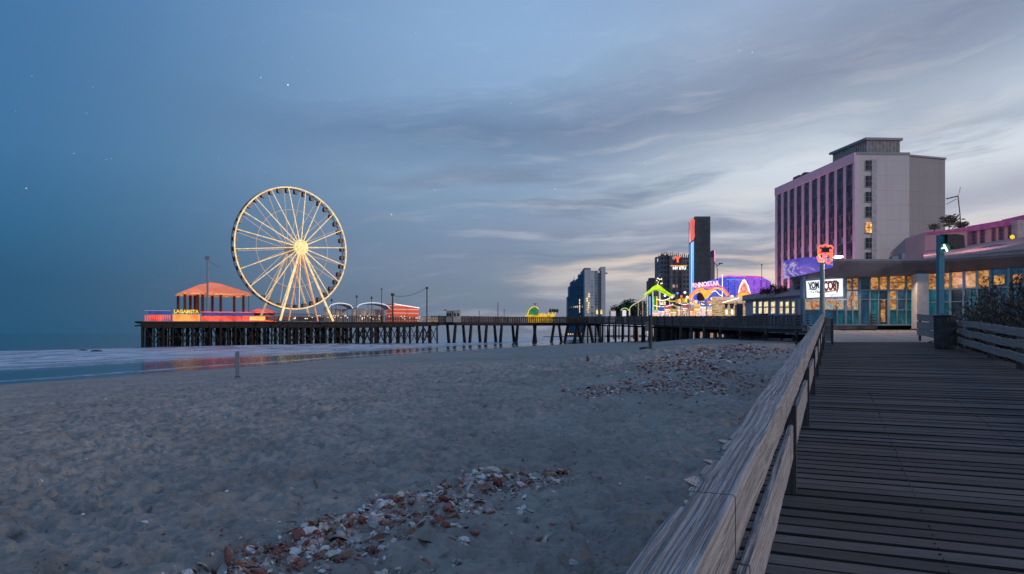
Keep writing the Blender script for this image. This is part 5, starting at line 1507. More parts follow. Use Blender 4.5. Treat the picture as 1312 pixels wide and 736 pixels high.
def make_tower_b():
    Y = 480.0; root = thing('dark_hotel', 'dark brown hotel block with a red rooftop letter and a lit name band', 'building', P(865, 431, Y))
    m1 = win_grid('dark_hotel_wall', (.20, .155, .155), (.10, .09, .11), 2.7, 3.2, .07, (.8, .5, .35), .35); m2 = win_grid('dark_hotel_side', (.14, .15, .165), (.05, .03, .04), 2.2, 3.2, .02)
    for p0, p1, y, m, dy in ((848, 857.5, 325.5, m2, 2), (857.5, 868, 327.5, m1, 0), (868, 876, 329, m1, 4), (876, 884, 330, m2, 2)):
        a = P(p0, 431, Y); b = P(p1, y, Y); mb = MB(); mb.lohi((a.x+.01, Y+dy, -3), (b.x-.01, Y+24, b.z)); mb.build('wing', m, root)
    mb = MB()
    for k in range(14): a = P(848.6+k*2.6, 326+(k*.25), Y+1); mb.lohi((a.x-.25, Y+1.5, a.z-1), (a.x+.25, Y+2, a.z+1.2+(k % 3)*.4))
    for y in (355, 372, 385): a = P(848, y, Y-.6); b = P(884, y, Y-.6); mb.lohi((a.x, Y-.5, a.z-.3), (b.x, Y-.1, a.z+.3))
    mb.build('ledges', mat('ledge_brown', (.09, .075, .075), .7), root)
    mb = MB()
    for px in (858.5, 866, 874): a = P(px, 0, Y-.5); mb.lohi((a.x-.5, Y-.7, -2), (a.x+.5, Y-.2, P(0, 329, Y).z))
    mb.build('pilasters', mat('pil_mauve', (.10, .085, .11), .7), root)
    X = Vector((1, 0, 0))
    c = P(868.3, 333, Y-1.2); mb = text_mb('Y', 5.4, .3, frame(c, X), .25, 1.0); mb.build('red_letter', E['redhot'], root)
    a = P(859, 340.4, Y-.9); b = P(880, 341.4, Y-.9); mb = MB(); mb.lohi((a.x, Y-1, b.z), (b.x, Y-.6, a.z)); mb.build('name_band_light', E['orangen'], root)
    mb = text_mb('NY ETU', 2.6, .15, frame(P(870.5, 344, Y-1.1), X), .08, 1.0); mb.build('name_lettering', E['cool'], root)
    q = root
    a = P(831.2, 431, 520); b = P(845, 357.5, 520)
    r2 = thing('round_tower', 'small dark round-topped tower left of the dark hotel', 'building', P(838, 431, 520))
    mb = MB(); x0, x1, zt = a.x, b.x, b.z
    mb.sheet([(x0, 520, -3), (x1, 520, -3), (x1, 520, zt-1.5), (x1-1.5, 520, zt), (x0+1.5, 520, zt), (x0, 520, zt-1.5)], (0, 1, 0), 9); mb.build('body', win_grid('round_tower_wall', (.06, .065, .07), (.04, .045, .05), 2.2, 3.0, .02), r2)
    mb = MB(); mb.lohi((x0+1, 521, zt), (x1-3, 528, zt+.8)); mb.build('roof_box', M['dkgrey'], r2)
make_tower_b()
def make_tower_c():
    root = thing('neon_slab_tower', 'tall black slab tower with a red and blue neon edge', 'building', P(897, 431, 330))
    blk = mat('tower_black', (.060, .062, .072), .5, .35, .15); 
    zt = (427-277.5)/900*330
    mb = MB(); mb.prism([(85.9, 330), (93.2, 330), (96.5, 348), (87.6, 348)], -2, zt); mb.build('slab', blk, root)
    m, T = new_mat('slab_joints'); 
    mb = MB()
    for k in range(1, 18): z_ = k*3.0; mb.lohi((85.95, 329.93, z_), (93.1, 329.99, z_+.12))
    for k in range(1, 5): x_ = 85.9+k*1.46; mb.lohi((x_-.04, 329.95, 0), (x_+.04, 329.985, zt-.5))
    mb.build('panel_joints', mat('joint_dark', (.035, .036, .042), .5), root)
    # neon edge on the narrow left side: red above, blue below
    def edge(y0, y1, m_, nm, f0=.12, f1=.85, o=.08):
        a = Vector((85.9, 330, 0)).lerp(Vector((87.6, 348, 0)), f0); b = Vector((85.9, 330, 0)).lerp(Vector((87.6, 348, 0)), f1); n_ = Vector((-1, .1, 0)).normalized()
        z1, z0 = (427-y0)/900*338, (427-y1)/900*338
        mb = MB(); mb.sheet([a+n_*o+Vector((0, 0, z0)), b+n_*o+Vector((0, 0, z0)), b+n_*o+Vector((0, 0, z1)), a+n_*o+Vector((0, 0, z1))], n_, .06); mb.build(nm, m_, root)
    m = patmat('tower_neon', [(0, (.25, .02, .02)), (.45, (.6, .05, .03)), (.55, (1, .18, .08)), (.7, (1, .6, .5))], 1.0, .14, (1, .6, .25), dist=.8)
    edge(281, 309, m, 'red_neon_panel'); edge(311, 400, patmat('tower_neon_blue', [(0, (.02, .07, .3)), (.45, (.04, .18, .6)), (.6, (.15, .45, 1)), (.75, (.7, .85, 1))], .9, .12, (1, 2.2, .12), dist=.3), 'blue_neon_panel')
    edge(311, 400, emat('blue_white_tube', (.55, .78, 1), 1.2, .1), 'white_tube', .42, .50, .16)
    # rounded red hood at the top
    mb = MB(); mb.path([Vector((85.75, 330.5, 45)), Vector((85.75, 330.5, 53)), Vector((86.2, 334, 54.4)), Vector((86.9, 341, 53.6))], .16, 6); mb.build('neon_tube', E['redhot'], root)
    c = P(898, 281.8, 329.8); mb = text_mb('TIIOR', .9, .05, frame(c, (1, 0, 0)), .02); mb.build('red_lettering', mat('dim_red', (.25, .04, .03), .5), root)
    r2 = thing('pink_slab', 'thin pinkish slab building just right of the black neon tower', 'building', P(913, 431, 350))
    a = P(910.5, 431, 350); b = P(916.5, 320.5, 350); mb = MB(); mb.lohi((a.x, 350, -2), (a.x+1.6, 362, P(0, 330, 350).z)); mb.lohi((a.x+1.62, 351, -2), (b.x, 362, b.z)); mb.build('body', mat('pink_slab_wall', (.25, .19, .22), .8), r2)
    mb = MB(); mb.lohi((b.x-.2, 350.8, P(0, 335, 350).z), (b.x+.1, 351, b.z)); mb.build('pink_trim', E['pink'], r2)
make_tower_c()
def make_arena():
    Y = 215.0; root = thing('purple_arena', 'rounded low arena building washed in blue and purple light', 'building', P(955, 431, Y))
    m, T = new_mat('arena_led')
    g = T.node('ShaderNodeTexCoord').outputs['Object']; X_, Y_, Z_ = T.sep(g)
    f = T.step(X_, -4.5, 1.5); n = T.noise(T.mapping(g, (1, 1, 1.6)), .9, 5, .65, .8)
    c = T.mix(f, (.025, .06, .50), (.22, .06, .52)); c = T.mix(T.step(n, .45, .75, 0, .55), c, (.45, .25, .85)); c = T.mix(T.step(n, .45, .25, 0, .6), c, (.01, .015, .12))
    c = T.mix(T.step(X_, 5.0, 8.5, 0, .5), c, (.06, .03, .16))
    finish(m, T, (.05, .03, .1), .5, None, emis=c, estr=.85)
    a, b = P(917, 385, Y), P(990.5, 354, Y); prof = [(a.x, b.z-2.5), (a.x+.8, b.z-.7), (a.x+3, b.z-.1), (b.x-6, b.z-.2), (b.x-3, b.z-.5), (b.x-.8, b.z-1.6), (b.x, b.z-4), (b.x+.2, 3), (a.x, 3)]
    mb = MB(); mb.sheet([(p[0], Y, p[1]) for p in prof], (0, 1, 0), 26); mb.build('led_facade', m, root)
    mb = MB(); mb.path([(p[0], Y-.1, p[1]+.1) for p in prof[1:5]], .22, 6); mb.build('rim_light', emat('magenta_rim', (.9, .10, .55), .9, .4, .4), root)
    mb = MB()
    for i in range(1, 9): x_ = a.x+(b.x-a.x)*i/9; mb.lohi((x_-.06, Y-.08, 7), (x_+.06, Y-.01, b.z-1.2))
    mb.build('facade_ribs', mat('arena_rib', (.05, .04, .12), .4), root)
    mb = MB(); mb.lohi((a.x+2, Y-2.5, 8.6), (b.x+.5, Y-.2, 9.2)); mb.build('ledge', mat('arena_ledge', (.20, .12, .2), .7), root)
    mb = MB(); a2 = P(952, 359, Y-.4); mb.path([P(931, 358.5, Y-.4), P(952, 359, Y-.4)], .12, 5); mb.build('roof_light_strip', E['bluen'], root)
    r2, p2 = pole('flag_mast', 'thin mast standing up from the purple arena', 976, 200, 340, 2.92, .10)
    r3 = thing('curved_street_lamp', 'curved double-arm street lamp above the arena, left end', 'street lamp', (P(919, 0, 205).x, 205, FZ))
    x0 = P(919, 0, 205).x; mb = MB(); mb.tube((x0, 205, FZ), P(919, 345, 205), .12, n=6); mb.path([P(919, 345, 205), P(918, 339, 205), P(914.5, 337, 205)], .10, 5); mb.path([P(919, 341, 205), P(923, 338, 205)], .12, 5); mb.build('shaft', M['dkgrey'], r3)
    mb = MB(); mb.box(P(923.5, 337.8, 205), (1.2, .4, .25)); mb.build('lamp_head', M['dkgrey'], r3)
    for i, (px, y, l) in enumerate(((925.5, 352, 'tiny lit pylon on the arena roof beside the street lamp'),)):
        r4, _ = pole('lit_pylon', l, px, 205, y, FZ, .12, E['cool'], False)
make_arena()
def make_arch():
    Y = 192.0; root = thing('neon_arch_entrance', 'double-humped orange and red neon arch entrance', 'arcade entrance', P(908, 411, Y))
    def curve(name, pts, m, r0=.22, dy=0):
        C_ = [tuple(p) for p in catmull([(*((p[0]-CX)/F*(Y+dy), ), Y+dy, (HY-p[1])/F*(Y+dy)) for p in pts], 5)]; mb = MB(); mb.path(C_, r0, 7); mb.build(name, m, root)
    og = E['orangen']; curve('orange_arch', [(882.5, 383.5), (886, 377), (892, 372), (899, 370), (903.5, 375), (906, 382)], og, .30)
    curve('orange_arch', [(906, 382), (909, 374), (914, 370.5), (920, 369.5), (926, 372.5), (932, 379)], og, .26)
    curve('orange_arch', [(885, 383.8), (889, 378), (894, 374.5), (899, 373.5), (902, 379), (904.5, 383.5)], og, .20, -.2)
    curve('red_arch', [(884, 381), (888, 374), (894, 370), (902, 368.5), (910, 369.5), (917, 366), (924, 367.5), (930, 373), (935.5, 380)], E['redhot'], .16, -.3)
    curve('red_arch', [(893, 369), (901, 366.5), (909, 366.5), (916, 364)], E['pink'], .12, -.3)
    curve('white_swoop', [(912, 374.5), (917, 373), (921, 377), (926, 380)], E['cool'], .10, -.4)
    mb = MB()
    vs = [P(906, 382, Y+.1), P(897, 374, Y+.1), P(899, 370.5, Y+.1), P(905, 372, Y+.1), P(912, 371, Y+.1), P(916, 372.5, Y+.1)]
    mb.sheet([vs[0], vs[5], vs[4], vs[3], vs[2], vs[1]], (0, 1, 0), .3); mb.build('centre_fan', og, root)
    mb = MB(); p = P(898.5, 380.5, Y+.4); mb.tube(p, p+Vector((0, .5, 0)), 1.15, n=20); mb.build('dark_roundel', mat('roundel', (.03, .03, .04), .6), root)
    mb = text_mb('RNNOSTAR', 1.75, .10, frame(P(904, 364.6, Y-.5), (1, 0, .10)), .04, .78); mb.build('pink_lettering', emat('pale_pink_neon', (1, .55, .62), 1.3, .3, .6), root)
    for px in (883, 905.5, 934): 
        mb = MB(); a = P(px, 384, Y); mb.tube((a.x, Y, FZ), a, .2, n=6); mb.build('post', M['white'], root)
make_arch()
def make_pointed():
    Y = 170.0; root = thing('pointed_arch_sign', 'pointed white bulb-edged arch sign with a red ring emblem over an orange half disc', 'sign', P(953, 411, Y))
    pts = [(946, 383), (946.5, 374), (948.5, 366), (952, 359.5), (953.5, 358.5), (955, 360), (958.5, 367), (961, 376), (961.5, 382)]
    mb = MB(); mb.sheet([P(p[0], p[1], Y) for p in pts][::-1], (0, 1, 0), .4); mb.build('board', emat('pale_board', (.75, .72, .66), .55, .5, .9), root)
    mb = MB(); mb.path([P(p[0], p[1], Y-.15) for p in pts], .11, 6); mb.build('bulb_edge', E['warmw'], root)
    mb = MB(); c = P(953, 370.5, Y-.2); mb.path([c+Vector((.55*math.cos(t), 0, .75*math.sin(t))) for t in np.linspace(0, 2*math.pi, 17)[:-1]], .17, 6, True); mb.build('ring_emblem', E['redhot'], root)
    mb = MB(); mb.ico(P(953.5, 365.5, Y-.2), .28, 1); mb.build('red_ball', E['red'], root)
    mb = MB(); k = 12; c = P(953.5, 381, Y-.25); mb.sheet([c+Vector((1.65*math.cos(math.pi*i/k), 0, 1.25*math.sin(math.pi*i/k))) for i in range(k+1)][::-1], (0, 1, 0), .2); mb.build('half_disc', E['orangen'], root)
    mb = MB(); mb.path([c+Vector((1.75*math.cos(math.pi*i/k), -.1, 1.35*math.sin(math.pi*i/k))) for i in range(k+1)], .12, 6); mb.build('half_disc_edge', E['redhot'], root)
    # arcade hall below with bulb-lined eave and blue canopies
    r2 = thing('arcade_hall', 'cream lit arcade hall with dark blue canopies under the pointed arch sign', 'arcade', P(945, 411, 174))
    wall = patmat('arcade_cream', [(0, (.08, .05, .03)), (.42, (.30, .18, .08)), (.55, (.70, .46, .20)), (.7, (.45, .36, .28)), (1, (1, .8, .5))], .75, 1.4, (1, .1, 1.4), detail=3)
    a = P(927, 0, 174); b = P(963, 0, 174)
    mb = MB(); mb.prism([(a.x, 174), (b.x, 172), (b.x, 184), (a.x, 184)], FZ, [P(0, 385.5, 174).z, P(0, 388, 172).z, 9.5, 9.5]); mb.build('wall', wall, r2)
    mb = MB(); mb.path([P(p[0], p[1], 171.8) for p in ((926, 388), (938, 384.5), (948, 382), (956, 382.5), (960.5, 388), (963, 396), (963.5, 403))], .14, 6); mb.build('eave_bulbs', E['warmw'], r2)
    cb = mat('canopy_blue', (.03, .05, .12), .6)
    for p0, p1 in ((928.5, 933), (934.8, 941), (944, 952), (954, 960)):
        mb = MB(); A_, B_ = P(p0, 389, 171.6), P(p1, 389, 171.6); C_ = P((p0*.3+p1*.7), 395.5, 171.2); D_ = P((p0*.7+p1*.3), 395.5, 171.2)
        mb.sheet([A_, D_, C_, B_], (0, 1, 0), .3); mb.build('canopy', cb, r2)
    mb = MB(); q = P(948, 396, 171); mb.lohi((q.x-.75, 171, FZ), (q.x+.75, 172.4, P(0, 390.5, 171).z)); mb.build('blue_booth', mat('booth_blue', (.02, .05, .13), .5), r2)
    for p0, p1 in ((930, 932), (937, 939.5), (955.5, 959)):
        o = strip_sign(p0, p1, 397, 403, 171.9, E['warmw'], 'lit_doorway', r2, .1)
make_pointed()

# market stalls: counter, back wall, awning, posts, bulbs
def make_stall(seed, aw, bk):
    r = random.Random(seed); root = thing('fair_stall', 'x', 'stall', group='lit fairground stalls behind the walkway')
    w, h = 2.15, 3.6
    b = lambda n_, m_, f: (f(mbx := MB()), mbx.build(n_, m_, root, local=True))
    b('back_wall', bk, lambda m: m.lohi((-w/2, 1.6, .9), (w/2, 1.75, h-.3)))
    b('counter', mat('counter_%d' % seed, (r.uniform(.05, .4), r.uniform(.03, .2), r.uniform(.03, .3)), .6), lambda m: m.lohi((-w/2, 0, 0), (w/2, .5, 1.1)))
    m = MB(); m.sheet([(-w/2-.1, -.6, h-.7), (w/2+.1, -.6, h-.7), (w/2+.1, 1.8, h+.15), (-w/2-.1, 1.8, h+.15)], (0, -.3, 1), .12); m.build('awning', aw, root, local=True)
    for x_ in (-w/2, w/2):
        m = MB(); m.tube((x_, -.5, 0), (x_, -.5, h-.65), .06, n=6); m.build('post', M['white'], root, local=True)
    m = MB()
    for k in range(7): m.box((-w/2+w*k/6, -.66, h-.72), (.16, .16, .16))
    m.build('bulbs', E['warmw'], root, local=True)
    m = MB()
    for k in range(6): m.ico((-w/2+.2+w*.9*k/6, .9+r.uniform(-.2, .3), 1.1+r.uniform(.2, 1.4)), r.uniform(.12, .26), 1)
    o = m.build('prizes', emat('prizes_%d' % seed, (r.uniform(.3, 1), r.uniform(.1, .8), r.uniform(.1, .9)), .6, .6, 2), root, local=True); o['kind'] = 'stuff'
    return root
cols = {'red': (.7, .06, .04), 'blue': (.06, .14, .6), 'yellow': (.9, .6, .08), 'white': (.8, .78, .75), 'orange': (.9, .3, .05), 'green': (.1, .5, .12)}
aws = {k: emat('awning_'+k, v, .40, .5, 1) for k, v in cols.items()}
bks = [patmat('stall_back_%d' % i, [(0, (.05, .02, .02)), (.4, a), (.5, b), (.58, c), (.70, (1, .85, .6))], 1.5, 2.2, (1, 1, 1.3), detail=4, dist=1) for i, (a, b, c) in enumerate((((.6, .12, .02), (.9, .5, .12), (.1, .1, .35)), ((.1, .12, .5), (.8, .7, .6), (.6, .1, .05)), ((.8, .55, .2), (.3, .05, .25), (.9, .75, .5))))]
seq = ['white', 'blue', 'red', 'yellow', 'white', 'red', 'orange', 'yellow', 'blue', 'white', 'red', 'green']
protos = {}
ord_ = ['leftmost', 'second from the left', 'third from the left', 'fourth from the left', 'fifth from the left', 'sixth from the left', 'sixth from the right', 'fifth from the right', 'fourth from the right', 'third from the right', 'second from the right', 'nearest the arcade hall']
for i, cname in enumerate(seq):
    px = 841+i*7.75; Y = 222-i*3.3
    if cname not in protos: o = protos[cname] = make_stall(i, aws[cname], bks[i % 3])
    else: o = copy_tree(protos[cname])
    x_ = (px-CX)/F*Y; o.location = (x_, Y, FZ); o.rotation_euler = (0, 0, R(-6))
    hh = 1.15+.17*((i*7) % 3); o.scale = (1, 1, hh)
    o['label'] = 'lit stall with a %s awning, %s in the row behind the walkway' % (cname, ord_[i])
# back row: taller lit signboards and lamp poles behind the stalls
sgn = [(846, 853, 386.5, 391, 'warmw'), (866, 873, 384, 388.5, 'amber'), (874, 881, 382.5, 388, 'yellow'), (885, 894, 385, 390, 'warmw'), (896, 903, 386, 391, 'amber'), (905, 913, 386, 390.5, 'orangen'), (916, 920, 381, 388, 'green'), (921, 928, 386, 392, 'warmw')]
sl = ['pale signboard above the left stalls, under the lime canopy', 'small amber signboard just right of the lime canopy', 'yellow signboard left of the orange arch', 'pale signboard under the left hump of the orange arch', 'amber signboard under the middle of the orange arch', 'orange signboard under the right hump of the orange arch', 'upright green lit sign right of the orange arch', 'pale signboard beside the arcade hall']
for (p0, p1, y0, y1, k), l in zip(sgn, sl):
    Y = 205; a = P(p0, y1, Y); b = P(p1, y0, Y); root = thing('signboard', l, 'sign', ((a.x+b.x)/2, Y, FZ), group='lit signboards over the stalls')
    mb = MB(); mb.lohi((a.x, Y, a.z), (b.x, Y+.3, b.z)); mb.build('panel', patmat('board_%d' % p0, [(0, (.1, .03, .02)), (.42, tuple(q*.35 for q in {'warmw': (1, .7, .4), 'amber': (1, .42, .1), 'yellow': (1, .66, .04), 'orangen': (1, .38, .05), 'green': (.15, .9, .15)}[k])), (.55, {'warmw': (1, .8, .5), 'amber': (1, .5, .15), 'yellow': (1, .75, .1), 'orangen': (1, .4, .1), 'green': (.2, 1, .2)}[k])], 1.2, 1.3, detail=4), root)
    for x_ in (a.x+.2, b.x-.2):
        mb = MB(); mb.tube((x_, Y+.15, FZ), (x_, Y+.15, a.z), .08, n=6); mb.build('post', M['dkgrey'], root)
r = random.Random(21)
lp = [(852, 379), (861, 381), (868, 376), (873, 380), (877.5, 375), (880.5, 381), (888, 385), (912, 383), (924, 383), (938, 380)]
for i, (px, y) in enumerate(lp):
    rr_, a = pole('fair_lamp', 'slim lamp pole with a round globe, number %s along the stalls from the left' % ['one', 'two', 'three', 'four', 'five', 'six', 'seven', 'eight', 'nine', 'ten'][i], px, 212-i*3, y, FZ, .07, M['grey'], False, 'lamp post')
    rr_['group'] = 'globe lamps over the stalls'
    mb = MB(); mb.ico(a, .36, 2); mb.build('globe', [E['cool'], E['warmw'], E['redhot'], E['bluen']][[0, 1, 3, 2, 0, 1, 2, 0, 1, 1][i]], rr_)

def make_lime():
    Y = 228.0; root = thing('lime_canopy_ride', 'peaked lime green lit canopy on tall white posts', 'canopy', P(846, 411, Y))
    top = [(828.3, 377), (832, 373.5), (836.5, 370), (840, 366.5), (842.5, 365), (845.5, 366), (849, 369), (854, 373), (859, 376.3), (864.2, 379)]
    bot = [(828.3, 377.8), (832.5, 375.3), (837, 372.6), (840, 371), (843, 370), (846, 371.3), (850, 373.2), (854, 375.2), (859, 377.8), (864.2, 380)]
    mb = MB(); mb.sheet([P(*p, Y) for p in top][::-1]+[P(*p, Y) for p in bot], (0, 1, 0), 5); mb.build('canopy', E['lime'], root)
    mb = MB(); mb.path([P(p[0], p[1]+1.2, Y-.1) for p in bot], .10, 5); mb.build('canopy_edge', emat('dark_lime', (.3, .55, .02), .6, .3), root)
    for px, yt, w in ((829.6, 378, .22), (836.4, 373.5, .2), (845.3, 372.5, .28), (858, 378.5, .14)):
        a = P(px, yt, Y+.6); mb = MB(); mb.tube((a.x, a.y, FZ-4), a, w, n=8); mb.build('post', emat('lit_post_%d' % int(px), (.75, .72, .62), .6, .4, .5), root)
    for px, c in ((832.8, 'bluen'), (837.5, 'green'), (841.5, 'yellow')):
        a = P(px, 380, Y+1.2); mb = MB(); mb.lohi((a.x-.22, a.y, FZ), (a.x+.22, a.y+.3, a.z)); mb.build('light_column', E[c], root)
    r2 = thing('ride_tower', 'small lattice ride tower with bulbs just above the lime canopy', 'ride', P(845, 411, 240))
    mb = MB(); a0, a1 = P(841.5, 356.5, 240), P(848.5, 356.5, 240)
    for x_ in (a0.x, a1.x):
        for y_ in (240, 242): mb.tube((x_, y_, FZ), (x_, y_, a0.z), .12, n=5)
    for k in range(8):
        z_ = FZ+2+k*2; mb.bar((a0.x, 240, z_), (a1.x, 240, z_+1.6), .10); mb.bar((a1.x, 240, z_), (a0.x, 240, z_+1.6), .10)
    mb.build('lattice', mat('lattice', (.3, .26, .2), .5), r2)
    mb = MB(); r = random.Random(4)
    for k in range(12): mb.box(P(r.uniform(841, 849), r.uniform(356, 365), 239.7), (.28, .2, .28))
    o = mb.build('bulbs', E['warmw'], r2); o['kind'] = 'stuff'
    mb = MB(); mb.ico(P(845.2, 360, 240.5), .8, 2); mb.build('dark_ball', M['black'], r2)
make_lime()
def make_coaster():
    Y = 250; root = thing('coaster_track', 'glowing cream ride track curving up from the ground towards the lime canopy', 'ride', P(812, 411, Y))
    pts = [(806.5, 404), (806.6, 397), (808.5, 393), (812.5, 390.2), (817.5, 387), (822, 384.5), (827, 380), (829, 378)]
    for o_ in (0, 1.2):
        mb = MB(); mb.path([tuple(q) for q in catmull([tuple(P(*p, Y+o_)) for p in pts], 4)], .15, 6); mb.build('track', emat('track_bulbs_%d' % int(o_*10), (.95, .72, .42), .8, .5, .6), root)
    mb = MB()
    for i in range(12):
        f = i/11*6.8; k = int(f); p = P(*pts[k], Y).lerp(P(*pts[k+1], Y), f-k); mb.bar(p, p+Vector((0, 1.2, 0)), .1)
    mb.build('cross_ties', M['grey'], root)
    for px, y in ((807, 396), (817.8, 387), (823.5, 383.5)):
        a = P(px, y, Y+.6); mb = MB(); mb.tube((a.x, a.y, -3), a, .16, n=6); mb.build('support', emat('support_%d' % px, (.75, .55, .35), .35, .4), root)
make_coaster()
def simple_lit(name, label, cat, boxes, Y, m, z0):
    a = P(boxes[0][0], 0, Y); root = thing(name, label, cat, (a.x, Y, z0))
    for p0, p1, y0, y1, nm, mm in boxes:
        A_, B_ = P(p0, y1, Y), P(p1, y0, Y); mb = MB(); mb.lohi((A_.x, Y, A_.z), (B_.x, Y+1.5, B_.z)); mb.build(nm, mm, root)
    return root
Yg = 271
root = thing('small_arch_ride', 'small green bulb-lit arch over a white kiosk left of the ride track', 'ride', P(800, 411, Yg))
mb = MB(); mb.path([P(795.5+10*i/8, 398-3.0*math.sin(math.pi*i/8)**.6, Yg) for i in range(9)], .16, 6); mb.build('arch', emat('yellowgreen', (.6, .8, .15), .8, .4), root)
for px in (795.7, 805.3): mb = MB(); a = P(px, 398, Yg); mb.tube((a.x, Yg, 3.8), a, .1, n=6); mb.build('post', M['grey'], root)
mb = MB(); a, b = P(798.5, 404, Yg), P(802.5, 397.5, Yg); mb.lohi((a.x, Yg+.3, 3.9), (b.x, Yg+2, b.z)); mb.build('kiosk', emat('kiosk_white', (.8, .75, .8), .8, .2), root)
root = thing('white_marquee', 'tiny white lit marquee at the far left of the fairground', 'tent', P(787, 411, Yg))
mb = MB(); a, b = P(783.5, 404, Yg), P(789, 399, Yg); mb.lohi((a.x, Yg, 3.9), (b.x, Yg+2, b.z)); mb.build('wall', emat('marquee_white', (.7, .66, .68), .55, .4), root)
mb = MB(); c = P(786.2, 396.5, Yg+1); v = [Vector((a.x-.2, Yg-.2, b.z)), Vector((b.x+.2, Yg-.2, b.z)), Vector((b.x+.2, Yg+2.2, b.z)), Vector((a.x-.2, Yg+2.2, b.z)), c]
mb.add(v, [(0, 1, 4), (1, 2, 4), (2, 3, 4), (3, 0, 4), (3, 2, 1, 0)]); mb.build('roof', emat('marquee_roof', (.5, .12, .08), .3, .5), root)

# low row of colourful rides standing on the middle stretch of the pier
def make_pier_ride():
    Y = 345.0; z0 = 4.0; root = thing('yellow_lit_ride', 'small ride with a green shell and yellow lit base far out on the pier', 'ride', P(692, 405, Y))
    k = 10; pts = [(676, 404)]+[(676+14*i/k, 404-10.8*math.sin(math.pi*(.12+.62*i/k))) for i in range(1, k+1)]+[(690, 404)]
    mb = MB(); mb.sheet([P(*p, Y) for p in pts][::-1], (0, 1, 0), 1.6); mb.build('green_shell', emat('green_shell', (.04, .30, .12), .45, .5, .6), root)
    mb = MB(); mb.path([P(*p, Y-.15) for p in pts[:-1]], .22, 6); mb.build('shell_edge', E['yellow'], root)
    a, b = P(673, 406, Y), P(711, 403.8, Y); mb = MB(); mb.lohi((a.x, Y-1, 8.1), (b.x, Y+3.0, b.z)); mb.lohi((a.x+1, Y, 4.9), (b.x-1, Y+2.0, 8.09)); mb.build('base', emat('ride_base', (1, .50, .03), .7, .6, .5), root)
    r = random.Random(3)
    mb = MB()
    for i in range(13): px = 690+i*1.75; mb.lohi(tuple(P(px, 403.9, Y)), tuple(P(px+.7, 402.6-r.random()*2.6, Y)+Vector((0, .8, 0))))
    mb.build('yellow_cars', E['yellow'], root)
    mb = MB()
    for px in (705, 708.5, 711, 714): mb.ico(P(px, 398.5, Y+1.5), .9, 1, (.8, .8, 1.3), .2)
    mb.build('dark_figures', mat('dark_green_props', (.03, .06, .06), .8), root)
    mb = MB(); mb.tube(P(686.3, 405, Y), P(685.5, 389.5, Y), .22, n=6); mb.box(P(685.5, 389.5, Y), (1.8, .3, .4)); mb.build('lamp_post', mat('ride_post', (.25, .18, .10), .6), root)
make_pier_ride()
for px, Y, yt, l in ((614, 332, 400, 'stubby dark lamp just right of the kiosk on the pier'), (638, 336, 388, 'tall reddish mast on the middle stretch of the pier'), (646, 337, 397.5, 'short curved lamp right of the reddish mast')):
    rr_, a = pole('pier_post', l, px, Y, yt, 4.6, .2 if px == 638 else .13, mat('mast_red', (.20, .05, .04), .6) if px == 638 else M['dkgrey'], px != 638)

# trees beyond the fair
def tree(label, px, ytop, ybase, Y, w, seed, n=1500):
    r = random.Random(seed); b = P(px, 431, Y); zt = (HY-ytop)/F*Y; zb = -3.5; H_ = zt-zb
    root = thing('shore_tree', label, 'tree', (b.x, Y, zb), group='trees beyond the fairground')
    mb = MB(); mb.tube((b.x, Y, zb), (b.x, Y, zb+H_*.6), .45, .25, 7)
    cl = []
    for k in range(7):
        a = r.uniform(0, 6.28); q = Vector((b.x+math.cos(a)*w*.55*r.random(), Y+math.sin(a)*w*.5, zb+H_*r.uniform(.6, .92))); cl.append(q); mb.tube((b.x, Y, zb+H_*.5), q, .2, .06, 5)
    mb.build('trunk', SG, root); lf = MB()
    for k in range(n):
        c = r.choice(cl); d = Vector((r.gauss(0, 1), r.gauss(0, 1), r.gauss(0, .8))); d = d.normalized()*abs(r.gauss(.8, .25))*w*.42
        q = c+d; q.z = min(q.z, zt); leaf(lf, q, w*.12, w*.045, Vector((r.gauss(0, 1), r.gauss(0, 1), r.gauss(0, 1))), r)
    lf.build('crown', LG, root)
for i, (px, yt, w, l) in enumerate(((786, 393, 4.5, 'lowest tree, leftmost of the clump beyond the rides'), (793, 389.5, 6, 'second tree from the left in the clump beyond the rides'), (799, 387.5, 7, 'broad tree rising in the middle of the clump'), (812, 384.5, 8, 'tree behind the glowing ride track'), (823, 385.5, 7, 'tree between the ride track and the lime canopy'))):
    tree(l, px, yt, 403, 400, w, 70+i)

# strings of bulbs hung between the fair's lamp poles
r = random.Random(31)
ss = [((842, 383), (858, 381.5), 218), ((856, 384.5), (872, 382), 212), ((870, 388), (886, 386.5), 206), ((884, 387.5), (900, 388.5), 200), ((899, 389), (915, 387), 196), ((914, 388.5), (928, 386), 190), ((838, 391), (862, 389.5), 216), ((862, 390.5), (890, 391.5), 208)]
sl = ['string of bulbs under the left end of the lime canopy', 'string of bulbs running right from the lime canopy posts', 'string of bulbs before the foot of the black neon tower', 'string of bulbs under the left hump of the orange arch', 'string of bulbs under the right hump of the orange arch', 'string of bulbs ending at the arcade hall', 'lower long string of bulbs over the leftmost stalls', 'lower long string of bulbs over the middle stalls']
for i, ((a0, a1, Y), l) in enumerate(zip(ss, sl)):
    a = P(*a0, Y); b = P(*a1, Y); root = thing('bulb_string', l, 'string lights', a, group='strings of bulbs over the fair')
    pts = [a.lerp(b, k/14)-Vector((0, 0, 2.2*(k/14)*(1-k/14))) for k in range(15)]
    mb = MB(); mb.path(pts, .03, 4); mb.build('wire', M['dkgrey'], root)
    mb = MB()
    for p in pts: mb.ico(p-Vector((0, 0, .14)), .17, 1)
    o = mb.build('bulbs', [E['warmw'], E['yellow'], E['cool'], E['amber']][i % 4], root); o['kind'] = 'stuff'

